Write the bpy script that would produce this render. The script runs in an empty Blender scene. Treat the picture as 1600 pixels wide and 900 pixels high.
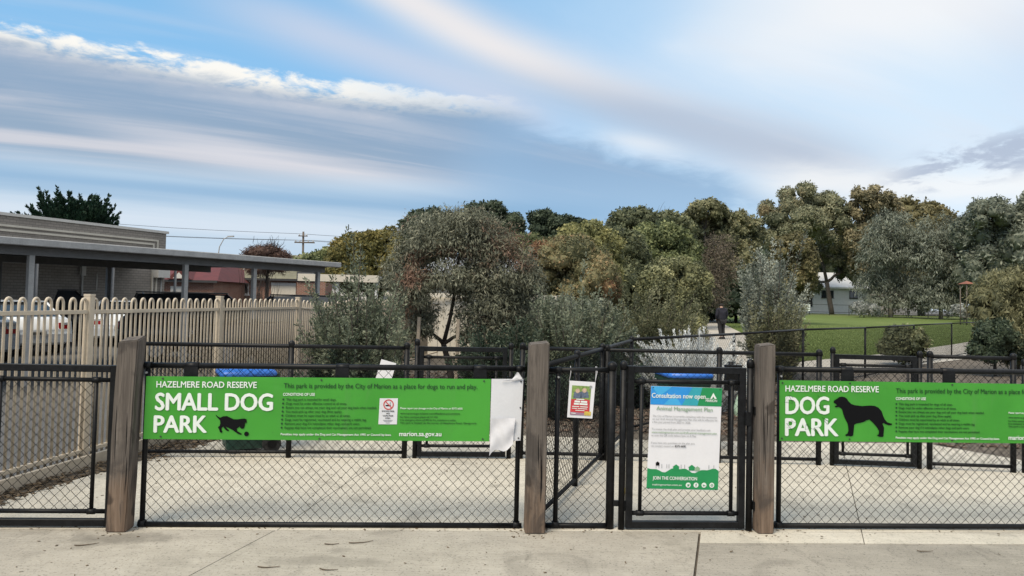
import bpy, bmesh, math, random
import numpy as np
from mathutils import Vector, Matrix
random.seed(7)
R = math.radians
SC = bpy.context.scene
COL = SC.collection

# ------------------------------------------------------------------ camera
cam_d = bpy.data.cameras.new('camera')
cam_d.sensor_width = 36.0
cam_d.lens = 36.0 * 1164 / 1600
cam_d.shift_y = -23 / 1600
cam_d.clip_start = .05
cam_d.clip_end = 3000
cam = bpy.data.objects.new('camera', cam_d)
COL.objects.link(cam)
cam.matrix_world = (Matrix.Translation((0, 0, 1.69)) @ Matrix.Rotation(math.pi / 2 + R(2.0), 4, 'X') @ Matrix.Rotation(.0227, 4, 'Z'))
SC.camera = cam

# ------------------------------------------------------------------ exposure
SC.view_settings.view_transform = 'Standard'
SC.view_settings.look = 'None'
SC.view_settings.gamma = 1
SC.view_settings.exposure = 0.42
SC.view_settings.use_curve_mapping = False
SC.cycles.use_denoising = True
SC.cycles.max_bounces = 6
SC.cycles.transparent_max_bounces = 8
SC.cycles.caustics_reflective = False
SC.cycles.caustics_refractive = False

# ------------------------------------------------------------------ sun
SUN_EL, SUN_AZ = R(52), R(218)          # azimuth clockwise from +Y: behind the camera, to the left
sd = bpy.data.lights.new('sun', 'SUN')
sd.energy = 3.3
sd.angle = R(34)
sd.color = (1, .87, .68)
sun = bpy.data.objects.new('sun', sd)
COL.objects.link(sun)
sdir = Vector((math.sin(SUN_AZ) * math.cos(SUN_EL), math.cos(SUN_AZ) * math.cos(SUN_EL), math.sin(SUN_EL)))
sun.rotation_euler = sdir.to_track_quat('Z', 'Y').to_euler()

# ------------------------------------------------------------------ world: Nishita sky under layered cloud
world = bpy.data.worlds.new('World')
SC.world = world
world.use_nodes = True
NT = world.node_tree
NT.nodes.clear()


class X:
    """a float socket with arithmetic that writes Math nodes"""
    tree = None

    def __init__(s, sock): s.s = sock

    @staticmethod
    def op(kind, *a):
        n = X.tree.nodes.new('ShaderNodeMath')
        n.operation = kind
        for i, v in enumerate(a):
            if isinstance(v, X): X.tree.links.new(v.s, n.inputs[i])
            else: n.inputs[i].default_value = v
        return X(n.outputs[0])
    def __add__(s, o): return X.op('ADD', s, o)
    __radd__ = __add__
    def __sub__(s, o): return X.op('SUBTRACT', s, o)
    def __rsub__(s, o): return X.op('SUBTRACT', o, s)
    def __mul__(s, o): return X.op('MULTIPLY', s, o)
    __rmul__ = __mul__
    def __truediv__(s, o): return X.op('DIVIDE', s, o)


def smooth(lo, hi, v):
    n = X.tree.nodes.new('ShaderNodeMapRange')
    n.interpolation_type = 'SMOOTHSTEP'
    for i, w in enumerate((v, lo, hi)):
        if isinstance(w, X): X.tree.links.new(w.s, n.inputs[i])
        else: n.inputs[i].default_value = w
    return X(n.outputs[0])


def bump(v, w):                           # soft hill of half width w round zero
    return X.op('EXPONENT', X.op('MULTIPLY', X.op('POWER', X.op('DIVIDE', X.op('ABSOLUTE', v), w), 2.0), -1.0))


def comb(x, y, z=0.0):
    n = X.tree.nodes.new('ShaderNodeCombineXYZ')
    for i, w in enumerate((x, y, z)):
        if isinstance(w, X): X.tree.links.new(w.s, n.inputs[i])
        else: n.inputs[i].default_value = w
    return n.outputs[0]


def noise(vec, scale, detail=4, rough=.55, dist=0.0):
    n = X.tree.nodes.new('ShaderNodeTexNoise')
    X.tree.links.new(vec, n.inputs['Vector'])
    n.inputs['Scale'].default_value = scale
    n.inputs['Detail'].default_value = detail
    n.inputs['Roughness'].default_value = rough
    n.inputs['Distortion'].default_value = dist
    return X(n.outputs[0])


def mixc(fac, a, b):
    n = X.tree.nodes.new('ShaderNodeMix')
    n.data_type = 'RGBA'
    if isinstance(fac, X): X.tree.links.new(fac.s, n.inputs[0])
    else: n.inputs[0].default_value = fac
    for i, w in ((6, a), (7, b)):
        if isinstance(w, (tuple, list)): n.inputs[i].default_value = (*w[:3], 1)
        else: X.tree.links.new(w, n.inputs[i])
    return n.outputs[2]


def build_sky():
    X.tree = NT
    nodes, links = NT.nodes, NT.links
    out = nodes.new('ShaderNodeOutputWorld')
    bg = nodes.new('ShaderNodeBackground')
    bg.inputs['Strength'].default_value = .1
    links.new(bg.outputs[0], out.inputs[0])
    sky = nodes.new('ShaderNodeTexSky')
    sky.sky_type = 'NISHITA'
    sky.sun_disc = False
    sky.sun_elevation = SUN_EL
    sky.sun_rotation = SUN_AZ
    sky.air_density = 1.0
    sky.dust_density = .6
    sky.ozone_density = 1.6
    tc = nodes.new('ShaderNodeTexCoord')
    sep = nodes.new('ShaderNodeSeparateXYZ')
    links.new(tc.outputs['Generated'], sep.inputs[0])
    x, y, z = (X(sep.outputs[i]) for i in range(3))
    az = X.op('ARCTAN2', x, y)
    a = X.op('MINIMUM', X.op('MAXIMUM', az, -.85), .85)
    h = X.op('MAXIMUM', X.op('SQRT', x * x + y * y), .02)
    e = X.op('MAXIMUM', z, 0.0) / h
    zz = X.op('MAXIMUM', z, 0.0) + .14
    px, py = x / zz, y / zz
    u = px * .88 + py * .47               # along the streaks
    v = py * .88 - px * .47
    streak = noise(comb(u * .30, v * 1.1, 3.1), 1.5, 6, .55, .6)
    streak2 = noise(comb(u * .22, v * 1.9, 8.7), 2.4, 5, .5, .3)
    puff = noise(comb(px, py, 1.3), 6.5, 7, .62, .2)
    soft = noise(comb(px * .7, py * .7, 5.3), 1.2, 3, .5)
    fray = noise(comb(az * 9, e * 26, .4), 1.6, 6, .62, .4)
    G = SKY_GAIN
    c = lambda r, g, b: (r * G * 10, g * G * 10, b * G * 10)
    # clear air
    col = mixc(.6, sky.outputs[0], c(.26, .61, .97))
    # thin white veil, thicker towards the right
    veil = smooth(-.25, .55, a + (streak - .5) * .5) * .8
    col = mixc(veil, col, c(.72, .83, .93))
    col = mixc(smooth(.5, .72, streak + (soft - .5) * .5) * .45, col, c(.72, .77, .86))
    # warm white sheet high on the right
    warm = smooth(.24, .36, e + (streak - .5) * .12) * smooth(.12, .4, a + (soft - .5) * .35)
    col = mixc(warm * .7, col, c(.90, .88, .87))
    col = mixc(bump(e - .30, .09) * smooth(.5, .7, a) * .5, col, c(.46, .60, .80))
    # soft pinkish grey band over the upper left
    f3 = .2603 - .3816 * a - .2876 * a * a
    b3 = bump(e - f3 - (streak - .5) * .03, .034) * smooth(-.5, -.25, a) * (1 - smooth(-.02, .12, a))
    col = mixc(b3 * .75, col, c(.58, .63, .75))
    # long band crossing the middle
    f4 = .3274 - .4662 * a + .2339 * a * a
    d4 = e - f4 - (streak - .5) * .035
    b4 = bump(d4, .044) * (1 - smooth(.36, .55, a))
    band = mixc(smooth(-.05, .2, a - d4 * 3), c(.88, .81, .77), c(.44, .50, .61))
    col = mixc(b4 * .82, col, band)
    # grey sheet under the cumulus line on the left
    l1 = .2626 - .0653 * a - .0296 * a * a
    dl = e - l1 - (puff - .5) * .045
    left = 1 - smooth(-.10, .06, a + (streak - .5) * .12)
    mass = smooth(.004, -.022, dl) * left
    low = e / X.op('MAXIMUM', l1, .05)
    grey = mixc(smooth(.42, .66, streak2), c(.285, .39, .525), c(.57, .59, .655))
    grey = mixc(bump(dl + .05, .03) * .85, grey, c(.26, .375, .53))
    pink = .1375 - .0999 * a
    grey = mixc(bump(e - pink - (streak2 - .5) * .03, .02) * smooth(-.58, -.35, a) * .8, grey, c(.68, .68, .73))
    col = mixc(mass, col, grey)
    # pale blue lower sky with a dark blue bar and a white bar
    f6 = .2447 - .2639 * a
    lowm = smooth(.17, .13, e + (streak2 - .5) * .03) * (1 - smooth(.15, .42, a))
    col = mixc(lowm * .9, col, c(.52, .655, .79))
    m6 = smooth(.012, -.03, e - f6 - (fray - .5) * .05) * smooth(-.22, .06, a + (streak - .5) * .1) * (1 - smooth(.27, .38, a + (fray - .5) * .16))
    m6 = m6 * smooth(.02, .12, e + .03)
    col = mixc(m6 * .92, col, mixc(smooth(.1, .2, e), c(.33, .51, .72), c(.26, .40, .585)))
    bar = bump(e - .1193 + .0124 * a - (streak2 - .5) * .02, .017) * (1 - smooth(.0, .25, a))
    col = mixc(bar * .75, col, c(.24, .42, .63))
    wbar = bump(e - .0826 + .0071 * a - (streak2 - .5) * .02, .013) * (1 - smooth(-.25, .05, a))
    col = mixc(wbar * .8, col, c(.66, .74, .83))
    # bright low gap on the right
    lw = bump(e - .172 + .05 * a - (fray - .5) * .03, .022) * smooth(.27, .38, a)
    col = mixc(lw * .7, col, c(.90, .90, .89))
    hz = smooth(.12, .0, e) * smooth(.25, .5, a)
    col = mixc(hz * .5, col, c(.70, .78, .86))
    wisp = smooth(.50, .68, streak2 * .6 + soft * .4) * smooth(.12, .2, e)
    col = mixc(wisp * .24, col, c(.70, .70, .74))
    # small torn grey clouds low on the right
    reg = bump(e - .0593 - .1986 * a, .030) * smooth(.40, .54, a)
    torn = smooth(.40, .56, fray) * smooth(.15, .9, reg)
    col = mixc(torn * .85, col, c(.40, .47, .60))
    # sunlit cumulus rim
    rim = smooth(.010, .0, dl) * smooth(-.032, -.008, dl) * left
    rim = rim * smooth(.43, .58, puff * .75 + streak * .25 + bump(az + .25, .2) * .05) * (1 - smooth(-.3, -.02, a) * .55)
    col = mixc(rim * .86, col, c(1.0, .95, .86))
    patch = bump(e - .245 + .2 * a, .012) * bump(a - .165, .05)
    col = mixc(patch * .5, col, c(.86, .86, .86))
    # below the horizon: dull ground light
    col = mixc(smooth(0.0, -.02, z), col, c(.22, .22, .20))
    links.new(col, bg.inputs['Color'])


SKY_GAIN = .81
build_sky()

# ------------------------------------------------------------------ materials
MATS = {}


def principled(name):
    m = bpy.data.materials.new(name)
    m.use_nodes = True
    nt = m.node_tree
    p = nt.nodes['Principled BSDF']
    MATS[name] = m
    X.tree = nt
    return m, nt, p


def objcoord(nt, scale=(1, 1, 1)):
    tc = nt.nodes.new('ShaderNodeTexCoord')
    mp = nt.nodes.new('ShaderNodeMapping')
    nt.links.new(tc.outputs['Object'], mp.inputs[0])
    mp.inputs['Scale'].default_value = scale
    return mp.outputs[0]


def setbump(nt, p, h, strength=.3, dist=.01):
    b = nt.nodes.new('ShaderNodeBump')
    b.inputs['Strength'].default_value = strength
    b.inputs['Distance'].default_value = dist
    nt.links.new(h.s, b.inputs['Height'])
    nt.links.new(b.outputs[0], p.inputs['Normal'])


def plain(name, c, rough=.5, var=.15, scale=6.0, metal=0.0, bumps=0.0, spec=.5):
    m, nt, p = principled(name)
    v = objcoord(nt)
    n = noise(v, scale, 5, .6)
    n2 = noise(v, scale * 9, 3, .6)
    f = n * .6 + n2 * .4
    col = mixc(smooth(.3, .7, f), tuple(k * (1 - var) for k in c), tuple(min(k * (1 + var), 1) for k in c))
    nt.links.new(col, p.inputs['Base Color'])
    p.inputs['Roughness'].default_value = rough
    p.inputs['Metallic'].default_value = metal
    p.inputs['Specular IOR Level'].default_value = spec
    if bumps: setbump(nt, p, n2, bumps, .004)
    return m


def concrete(name, c, dark, sandy=.5, stain=False):
    m, nt, p = principled(name)
    v = objcoord(nt)
    big = noise(v, .7, 5, .6, .4)
    mid = noise(v, 4.5, 6, .65, .3)
    fine = noise(v, 130, 3, .7)
    spk = noise(v, 60, 2, .5)
    brush = noise(objcoord(nt, (3, 60, 3)), 1.0, 4, .6, .5)
    blot = noise(v, 1.7, 4, .5, 1.2)
    f = big * .35 + mid * .35 + brush * .3
    col = mixc(smooth(.34, .66, f), dark, c)
    col = mixc(smooth(.52, .72, blot) * .65, col, tuple(k * .70 for k in dark))
    drip = noise(objcoord(nt, (2.2, .8, 1)), 1.3, 7, .7, 1.6)
    col = mixc(smooth(.57, .70, drip) * .6, col, tuple(k * .55 for k in dark))
    col = mixc(smooth(.62, .75, mid) * .35, col, tuple(min(1, k * 1.15) for k in c))
    col = mixc(smooth(.58, .68, spk) * .6, col, tuple(k * .5 for k in dark))
    col = mixc(smooth(.45, .75, fine) * .5 * sandy, col, tuple(min(1, k * 1.35) for k in c))
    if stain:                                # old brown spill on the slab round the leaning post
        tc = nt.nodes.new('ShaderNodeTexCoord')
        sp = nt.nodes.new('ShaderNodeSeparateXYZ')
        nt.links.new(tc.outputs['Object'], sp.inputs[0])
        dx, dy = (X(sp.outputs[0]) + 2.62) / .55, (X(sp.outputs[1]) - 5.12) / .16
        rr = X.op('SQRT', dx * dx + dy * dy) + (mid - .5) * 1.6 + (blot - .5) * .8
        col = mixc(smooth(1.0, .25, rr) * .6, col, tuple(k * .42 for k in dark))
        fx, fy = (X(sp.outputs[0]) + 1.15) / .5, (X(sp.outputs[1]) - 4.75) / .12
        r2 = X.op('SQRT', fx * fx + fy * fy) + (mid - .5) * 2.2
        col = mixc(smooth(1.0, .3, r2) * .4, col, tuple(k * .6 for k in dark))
    nt.links.new(col, p.inputs['Base Color'])
    p.inputs['Roughness'].default_value = .9
    p.inputs['Specular IOR Level'].default_value = .25
    setbump(nt, p, fine * .6 + brush * .5 + spk * .3, .45, .004)
    return m


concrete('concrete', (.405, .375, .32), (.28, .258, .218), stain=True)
concrete('concrete_pen', (.56, .522, .44), (.42, .39, .33))
concrete('concrete_old', (.335, .31, .265), (.225, .208, .178), 1.0)
plain('path_concrete', (.40, .37, .32), .9, .12, .8)
plain('asphalt', (.085, .085, .085), .9, .25, 3, bumps=.3)
plain('soil', (.10, .082, .062), .95, .4, 3, bumps=.8)
plain('black_metal', (.007, .0075, .0085), .48, .75, 16, spec=.22)
plain('black_wire', (.007, .007, .008), .5, .2, 5, spec=.2)
plain('black_plastic', (.006, .006, .006), .6, .2, 12, spec=.2)
plain('cream_steel', (.49, .42, .325), .55, .14, 3)
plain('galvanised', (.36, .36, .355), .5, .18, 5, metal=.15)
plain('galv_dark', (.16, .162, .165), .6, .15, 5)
plain('white_paint', (.74, .74, .73), .5, .06, 3)
plain('off_white', (.58, .56, .52), .6, .08, 2)
plain('cream_wall', (.56, .52, .44), .8, .10, 1.5)
plain('roof_red', (.105, .022, .02), .7, .25, 2)
plain('roof_olive', (.16, .15, .10), .8, .25, 1.2)
plain('roof_white', (.66, .66, .66), .5, .06, 1.0)
plain('roof_grey', (.30, .31, .32), .6, .1, 1.0)
plain('roof_orange', (.22, .075, .04), .6, .1, 2)
plain('window_glass', (.03, .035, .04), .08, .1, 2, spec=.8)
plain('dark_trim', (.03, .03, .032), .6, .2, 4)
plain('louvre', (.02, .022, .025), .4, .2, 4)
plain('pole_wood', (.12, .10, .085), .9, .25, 5)
plain('bin_green', (.012, .045, .032), .5, .2, 6)
plain('bin_blue', (.028, .15, .56), .38, .08, 6)
plain('paper', (.62, .62, .65), .7, .05, 9)
plain('sign_white', (.62, .63, .66), .45, .05, 6)
plain('print_white', (.70, .76, .72), .5, .03, 6)
plain('print_dark', (.006, .05, .012), .5, .05, 6)
plain('print_black', (.003, .003, .004), .6, .05, 6, spec=.15)
plain('print_grey', (.30, .31, .33), .6, .05, 6)
plain('print_red', (.50, .05, .05), .5, .05, 6)
plain('print_sage', (.25, .38, .25), .5, .05, 6)
plain('poster_white', (.70, .70, .73), .4, .03, 6)
plain('poster_blue', (.022, .26, .66), .4, .08, 9)
plain('poster_sky', (.05, .36, .68), .4, .08, 9)
plain('poster_teal', (.03, .33, .40), .4, .05, 9)
plain('poster_green', (.012, .24, .075), .4, .05, 9)
plain('flyer_green', (.20, .30, .08), .5, .5, 60)
plain('flyer_skin', (.50, .36, .27), .5, .25, 60)
plain('flyer_blue', (.10, .13, .19), .5, .4, 60)
plain('flyer_red', (.52, .045, .05), .5, .1, 20)
plain('flyer_mauve', (.30, .17, .24), .5, .2, 30)
plain('flyer_yellow', (.55, .42, .08), .5, .3, 50)
plain('car_white', (.74, .77, .80), .25, .03, 2, spec=.6)
plain('car_silver', (.50, .53, .56), .25, .05, 2, spec=.6)
plain('car_black', (.010, .010, .012), .25, .05, 2, spec=.5)
plain('tyre', (.02, .02, .02), .8, .2, 9)
plain('rim', (.35, .35, .36), .35, .1, 9, metal=.6)
plain('tail_red', (.45, .01, .015), .25, .1, 9)
plain('lamp_clear', (.65, .66, .68), .2, .1, 9)
plain('jacket', (.012, .012, .022), .85, .3, 20)
plain('trousers', (.012, .012, .014), .85, .3, 20)
plain('skin', (.40, .25, .18), .6, .1, 20)
plain('hair', (.02, .017, .015), .8, .3, 30)
plain('shoe', (.02, .02, .02), .6, .2, 20)
plain('bag_green', (.45, .60, .45), .4, .1, 20)
plain('yellow_paint', (.55, .38, .04), .5, .1, 5)
plain('bark', (.085, .070, .058), .95, .4, 7, bumps=.6)
plain('bark_dark', (.040, .032, .027), .95, .4, 7, bumps=.6)
plain('bark_pale', (.24, .21, .17), .9, .35, 3, bumps=.3)
plain('stake', (.27, .23, .18), .9, .25, 5)
plain('twig', (.10, .075, .05), .9, .3, 30)
plain('dry_leaf', (.12, .085, .05), .9, .5, 12)
plain('chip', (.135, .095, .07), .95, .55, 9)


def lawn_mat():
    m, nt, p = principled('grass_green')
    v = objcoord(nt)
    a = noise(v, .18, 5, .6, .3)
    b = noise(v, 2.2, 5, .7)
    cfine = noise(objcoord(nt, (1, .35, 1)), 26, 3, .7)
    col = mixc(smooth(.3, .7, a * .5 + b * .5), (.092, .130, .034), (.140, .185, .052))
    col = mixc(smooth(.5, .75, cfine) * .6, col, (.055, .082, .02))
    col = mixc(smooth(.55, .68, a * .6 + b * .4) * .45, col, (.19, .18, .075))
    nt.links.new(col, p.inputs['Base Color'])
    p.inputs['Roughness'].default_value = .95
    p.inputs['Specular IOR Level'].default_value = .2
    setbump(nt, p, cfine, .8, .03)


lawn_mat()


def sign_mat():
    m, nt, p = principled('sign_green')
    v = objcoord(nt)
    big = noise(v, 1.5, 4, .55, .4)
    sm = noise(v, 9, 6, .7, 1.0)
    run = noise(objcoord(nt, (9, 9, 1.1)), 1.0, 5, .6, .5)
    col = mixc(smooth(.3, .7, big), (.040, .262, .022), (.056, .315, .030))
    col = mixc(smooth(.60, .74, sm) * .35, col, (.035, .16, .025))
    col = mixc(smooth(.58, .75, run) * .22, col, (.10, .22, .075))
    nt.links.new(col, p.inputs['Base Color'])
    nt.links.new((.28 + sm * .3).s, p.inputs['Roughness'])
    setbump(nt, p, big, .25, .05)


sign_mat()


def timber_mat():
    m, nt, p = principled('timber')
    oi = nt.nodes.new('ShaderNodeObjectInfo')
    shift = X(oi.outputs['Random']) * 13.0

    def oc(sc):
        n_ = nt.nodes.new('ShaderNodeVectorMath')
        n_.operation = 'ADD'
        nt.links.new(objcoord(nt, sc), n_.inputs[0])
        nt.links.new(comb(shift, shift, shift), n_.inputs[1])
        return n_.outputs[0]
    sep = nt.nodes.new('ShaderNodeSeparateXYZ')
    tc = nt.nodes.new('ShaderNodeTexCoord')
    nt.links.new(tc.outputs['Object'], sep.inputs[0])
    zz = X(sep.outputs[2])
    grain = noise(oc((34, 34, 1.6)), 1.0, 6, .6, 1.4)
    fine = noise(oc((120, 120, 5)), 1.0, 4, .6, .6)
    pat = noise(oc((5, 5, 2.2)), 1.0, 5, .6, .8)
    f = zz + (pat - .5) * .7 + (grain - .5) * .35
    grey = mixc(smooth(.25, .75, grain), (.070, .060, .053), (.165, .143, .124))
    brown = mixc(smooth(.25, .75, grain), (.105, .074, .054), (.215, .158, .118))
    col = mixc(smooth(.12, .62, f), brown, grey)
    col = mixc(smooth(.62, .74, fine) * .45, col, (.03, .026, .023))
    knot = noise(oc((7, 7, 5)), 1.0, 2, .4, .3)
    col = mixc(smooth(.68, .74, knot) * .7, col, (.035, .028, .024))
    col = mixc(smooth(.52, .66, pat) * .6, col, (.042, .037, .035))
    nt.links.new(col, p.inputs['Base Color'])
    p.inputs['Roughness'].default_value = .88
    p.inputs['Specular IOR Level'].default_value = .2
    setbump(nt, p, grain * .6 + fine * .5, .7, .008)


timber_mat()


def brick_mat(name, c1, c2, mortar, bw, bh):
    m, nt, p = principled(name)
    tc = nt.nodes.new('ShaderNodeTexCoord')
    sep = nt.nodes.new('ShaderNodeSeparateXYZ')
    nt.links.new(tc.outputs['Object'], sep.inputs[0])
    ux, uy, uz = (X(sep.outputs[i]) for i in range(3))
    b = nt.nodes.new('ShaderNodeTexBrick')
    nt.links.new(comb(ux + uy, uz, 0.0), b.inputs['Vector'])
    b.inputs['Color1'].default_value = (*c1, 1)
    b.inputs['Color2'].default_value = (*c2, 1)
    b.inputs['Mortar'].default_value = (*mortar, 1)
    b.inputs['Scale'].default_value = 1
    b.inputs['Brick Width'].default_value = bw
    b.inputs['Row Height'].default_value = bh
    b.inputs['Mortar Size'].default_value = .012
    n = noise(tc.outputs['Object'], 1.3, 5, .6)
    col = mixc(smooth(.35, .7, n) * .35, b.outputs[0], tuple(k * .6 for k in c1))
    nt.links.new(col, p.inputs['Base Color'])
    p.inputs['Roughness'].default_value = .9
    setbump(nt, p, 1.0 - X(b.outputs[1]), .5, .01)


brick_mat('block_grey', (.275, .245, .215), (.33, .295, .255), (.20, .18, .16), .29, .10)
brick_mat('brick_red', (.25, .105, .065), (.19, .075, .05), (.30, .26, .22), .24, .086)


def leaf_mat(name, c1, c2, c3, patch=None, trans=.24):
    m, nt, p = principled(name)
    at = nt.nodes.new('ShaderNodeAttribute')
    at.attribute_name = 'tint'
    f = X(at.outputs['Fac'])
    col = mixc(smooth(0, .5, f), c1, c2)
    col = mixc(smooth(.5, 1, f), col, c3)
    if patch:
        v = objcoord(nt)
        n = noise(v, patch[1], 3, .5, .3)
        col = mixc(smooth(patch[2], patch[2] + .12, n + (f - .5) * .15) * .8, col, patch[0])
    nt.links.new(col, p.inputs['Base Color'])
    p.inputs['Roughness'].default_value = .62
    p.inputs['Specular IOR Level'].default_value = .3
    tr = nt.nodes.new('ShaderNodeBsdfTranslucent')
    nt.links.new(col, tr.inputs[0])
    mx = nt.nodes.new('ShaderNodeMixShader')
    mx.inputs[0].default_value = trans
    nt.links.new(p.outputs[0], mx.inputs[1])
    nt.links.new(tr.outputs[0], mx.inputs[2])
    nt.links.new(mx.outputs[0], nt.nodes['Material Output'].inputs[0])


LEAF = {
    'gum': ((.050, .054, .038), (.088, .092, .064), (.132, .132, .096), ((.135, .066, .046), .9, .53)),
    'acacia': ((.060, .064, .012), (.105, .092, .015), (.150, .116, .020), None),
    'russet': ((.055, .060, .030), (.095, .088, .045), (.150, .105, .055), ((.135, .062, .035), .45, .50)),
    'olive_yellow': ((.055, .065, .020), (.105, .105, .030), (.160, .145, .042), None),
    'pale_green': ((.070, .090, .030), (.125, .140, .050), (.180, .185, .075), None),
    'dark_olive': ((.026, .034, .016), (.052, .060, .026), (.092, .094, .040), None),
    'olive': ((.045, .052, .022), (.090, .095, .038), (.150, .145, .060), None),
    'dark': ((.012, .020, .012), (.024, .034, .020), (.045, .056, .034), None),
    'mid_green': ((.032, .045, .016), (.068, .082, .026), (.112, .118, .040), None),
    'gum_far': ((.050, .054, .028), (.090, .090, .048), (.140, .132, .075), ((.12, .075, .04), .12, .56)),
    'reddish': ((.052, .044, .034), (.085, .070, .052), (.120, .098, .072), None),
    'gold': ((.050, .048, .018), (.086, .076, .027), (.125, .104, .040), None),
    'euc': ((.055, .062, .036), (.105, .108, .065), (.170, .165, .105), ((.15, .115, .06), .10, .58)),
    'euc_bronze': ((.058, .056, .026), (.110, .095, .045), (.170, .140, .070), None),
    'grey_weep': ((.055, .064, .048), (.096, .106, .082), (.145, .155, .124), None),
    'grey_green': ((.048, .056, .042), (.085, .095, .072), (.135, .142, .112), None),
    'wattle': ((.060, .065, .026), (.105, .104, .042), (.155, .146, .066), None),
    'silver': ((.130, .138, .125), (.180, .188, .172), (.220, .226, .210), None),
    'white': ((.33, .34, .33), (.42, .43, .42), (.46, .465, .455), None),
    'brown': ((.042, .026, .020), (.075, .045, .035), (.105, .066, .050), None),
    'shrub_grey': ((.050, .062, .040), (.088, .102, .068), (.135, .148, .105), None),
    'shrub_olive': ((.050, .056, .030), (.092, .096, .052), (.145, .142, .085), None),
    'shrub_dark': ((.014, .024, .016), (.028, .042, .028), (.055, .072, .050), None),
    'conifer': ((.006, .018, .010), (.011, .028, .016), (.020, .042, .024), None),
    'lawn': ((.060, .090, .018), (.085, .122, .026), (.110, .145, .036), None),
    'silver_wattle': ((.064, .074, .058), (.110, .120, .098), (.165, .175, .148), None),
}
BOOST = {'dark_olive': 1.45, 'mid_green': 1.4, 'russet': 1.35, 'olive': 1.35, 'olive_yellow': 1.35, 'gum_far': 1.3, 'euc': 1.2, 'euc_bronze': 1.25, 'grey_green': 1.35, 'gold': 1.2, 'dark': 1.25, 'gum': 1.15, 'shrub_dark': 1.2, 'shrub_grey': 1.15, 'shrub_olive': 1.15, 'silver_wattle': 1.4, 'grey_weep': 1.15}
for k_, (a_, b_, c_, p_) in LEAF.items():
    q_ = BOOST.get(k_, 1.0) * (.92 if k_.startswith('shrub') else 1.08)
    ds_ = .22 if k_ in ('mid_green', 'olive_yellow', 'olive', 'pale_green', 'dark_olive', 'acacia', 'gold', 'euc_bronze', 'wattle', 'lawn') else 0.0
    a_, b_, c_ = (tuple((v * (1 - ds_) + ds_ * sum(w_) / 3) * q_ for v in w_) for w_ in (a_, b_, c_))
    leaf_mat('leaf_' + k_, tuple(v * 1.15 for v in a_), tuple(v * 1.55 for v in b_), tuple(v * 1.9 for v in c_), (tuple(v * 1.5 for v in p_[0]), p_[1], p_[2]) if p_ else None)

# ------------------------------------------------------------------ mesh helpers
ORG = {}


def org(o): return ORG.get(o.name, Vector((0, 0, 0))) if o else Vector((0, 0, 0))


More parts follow.
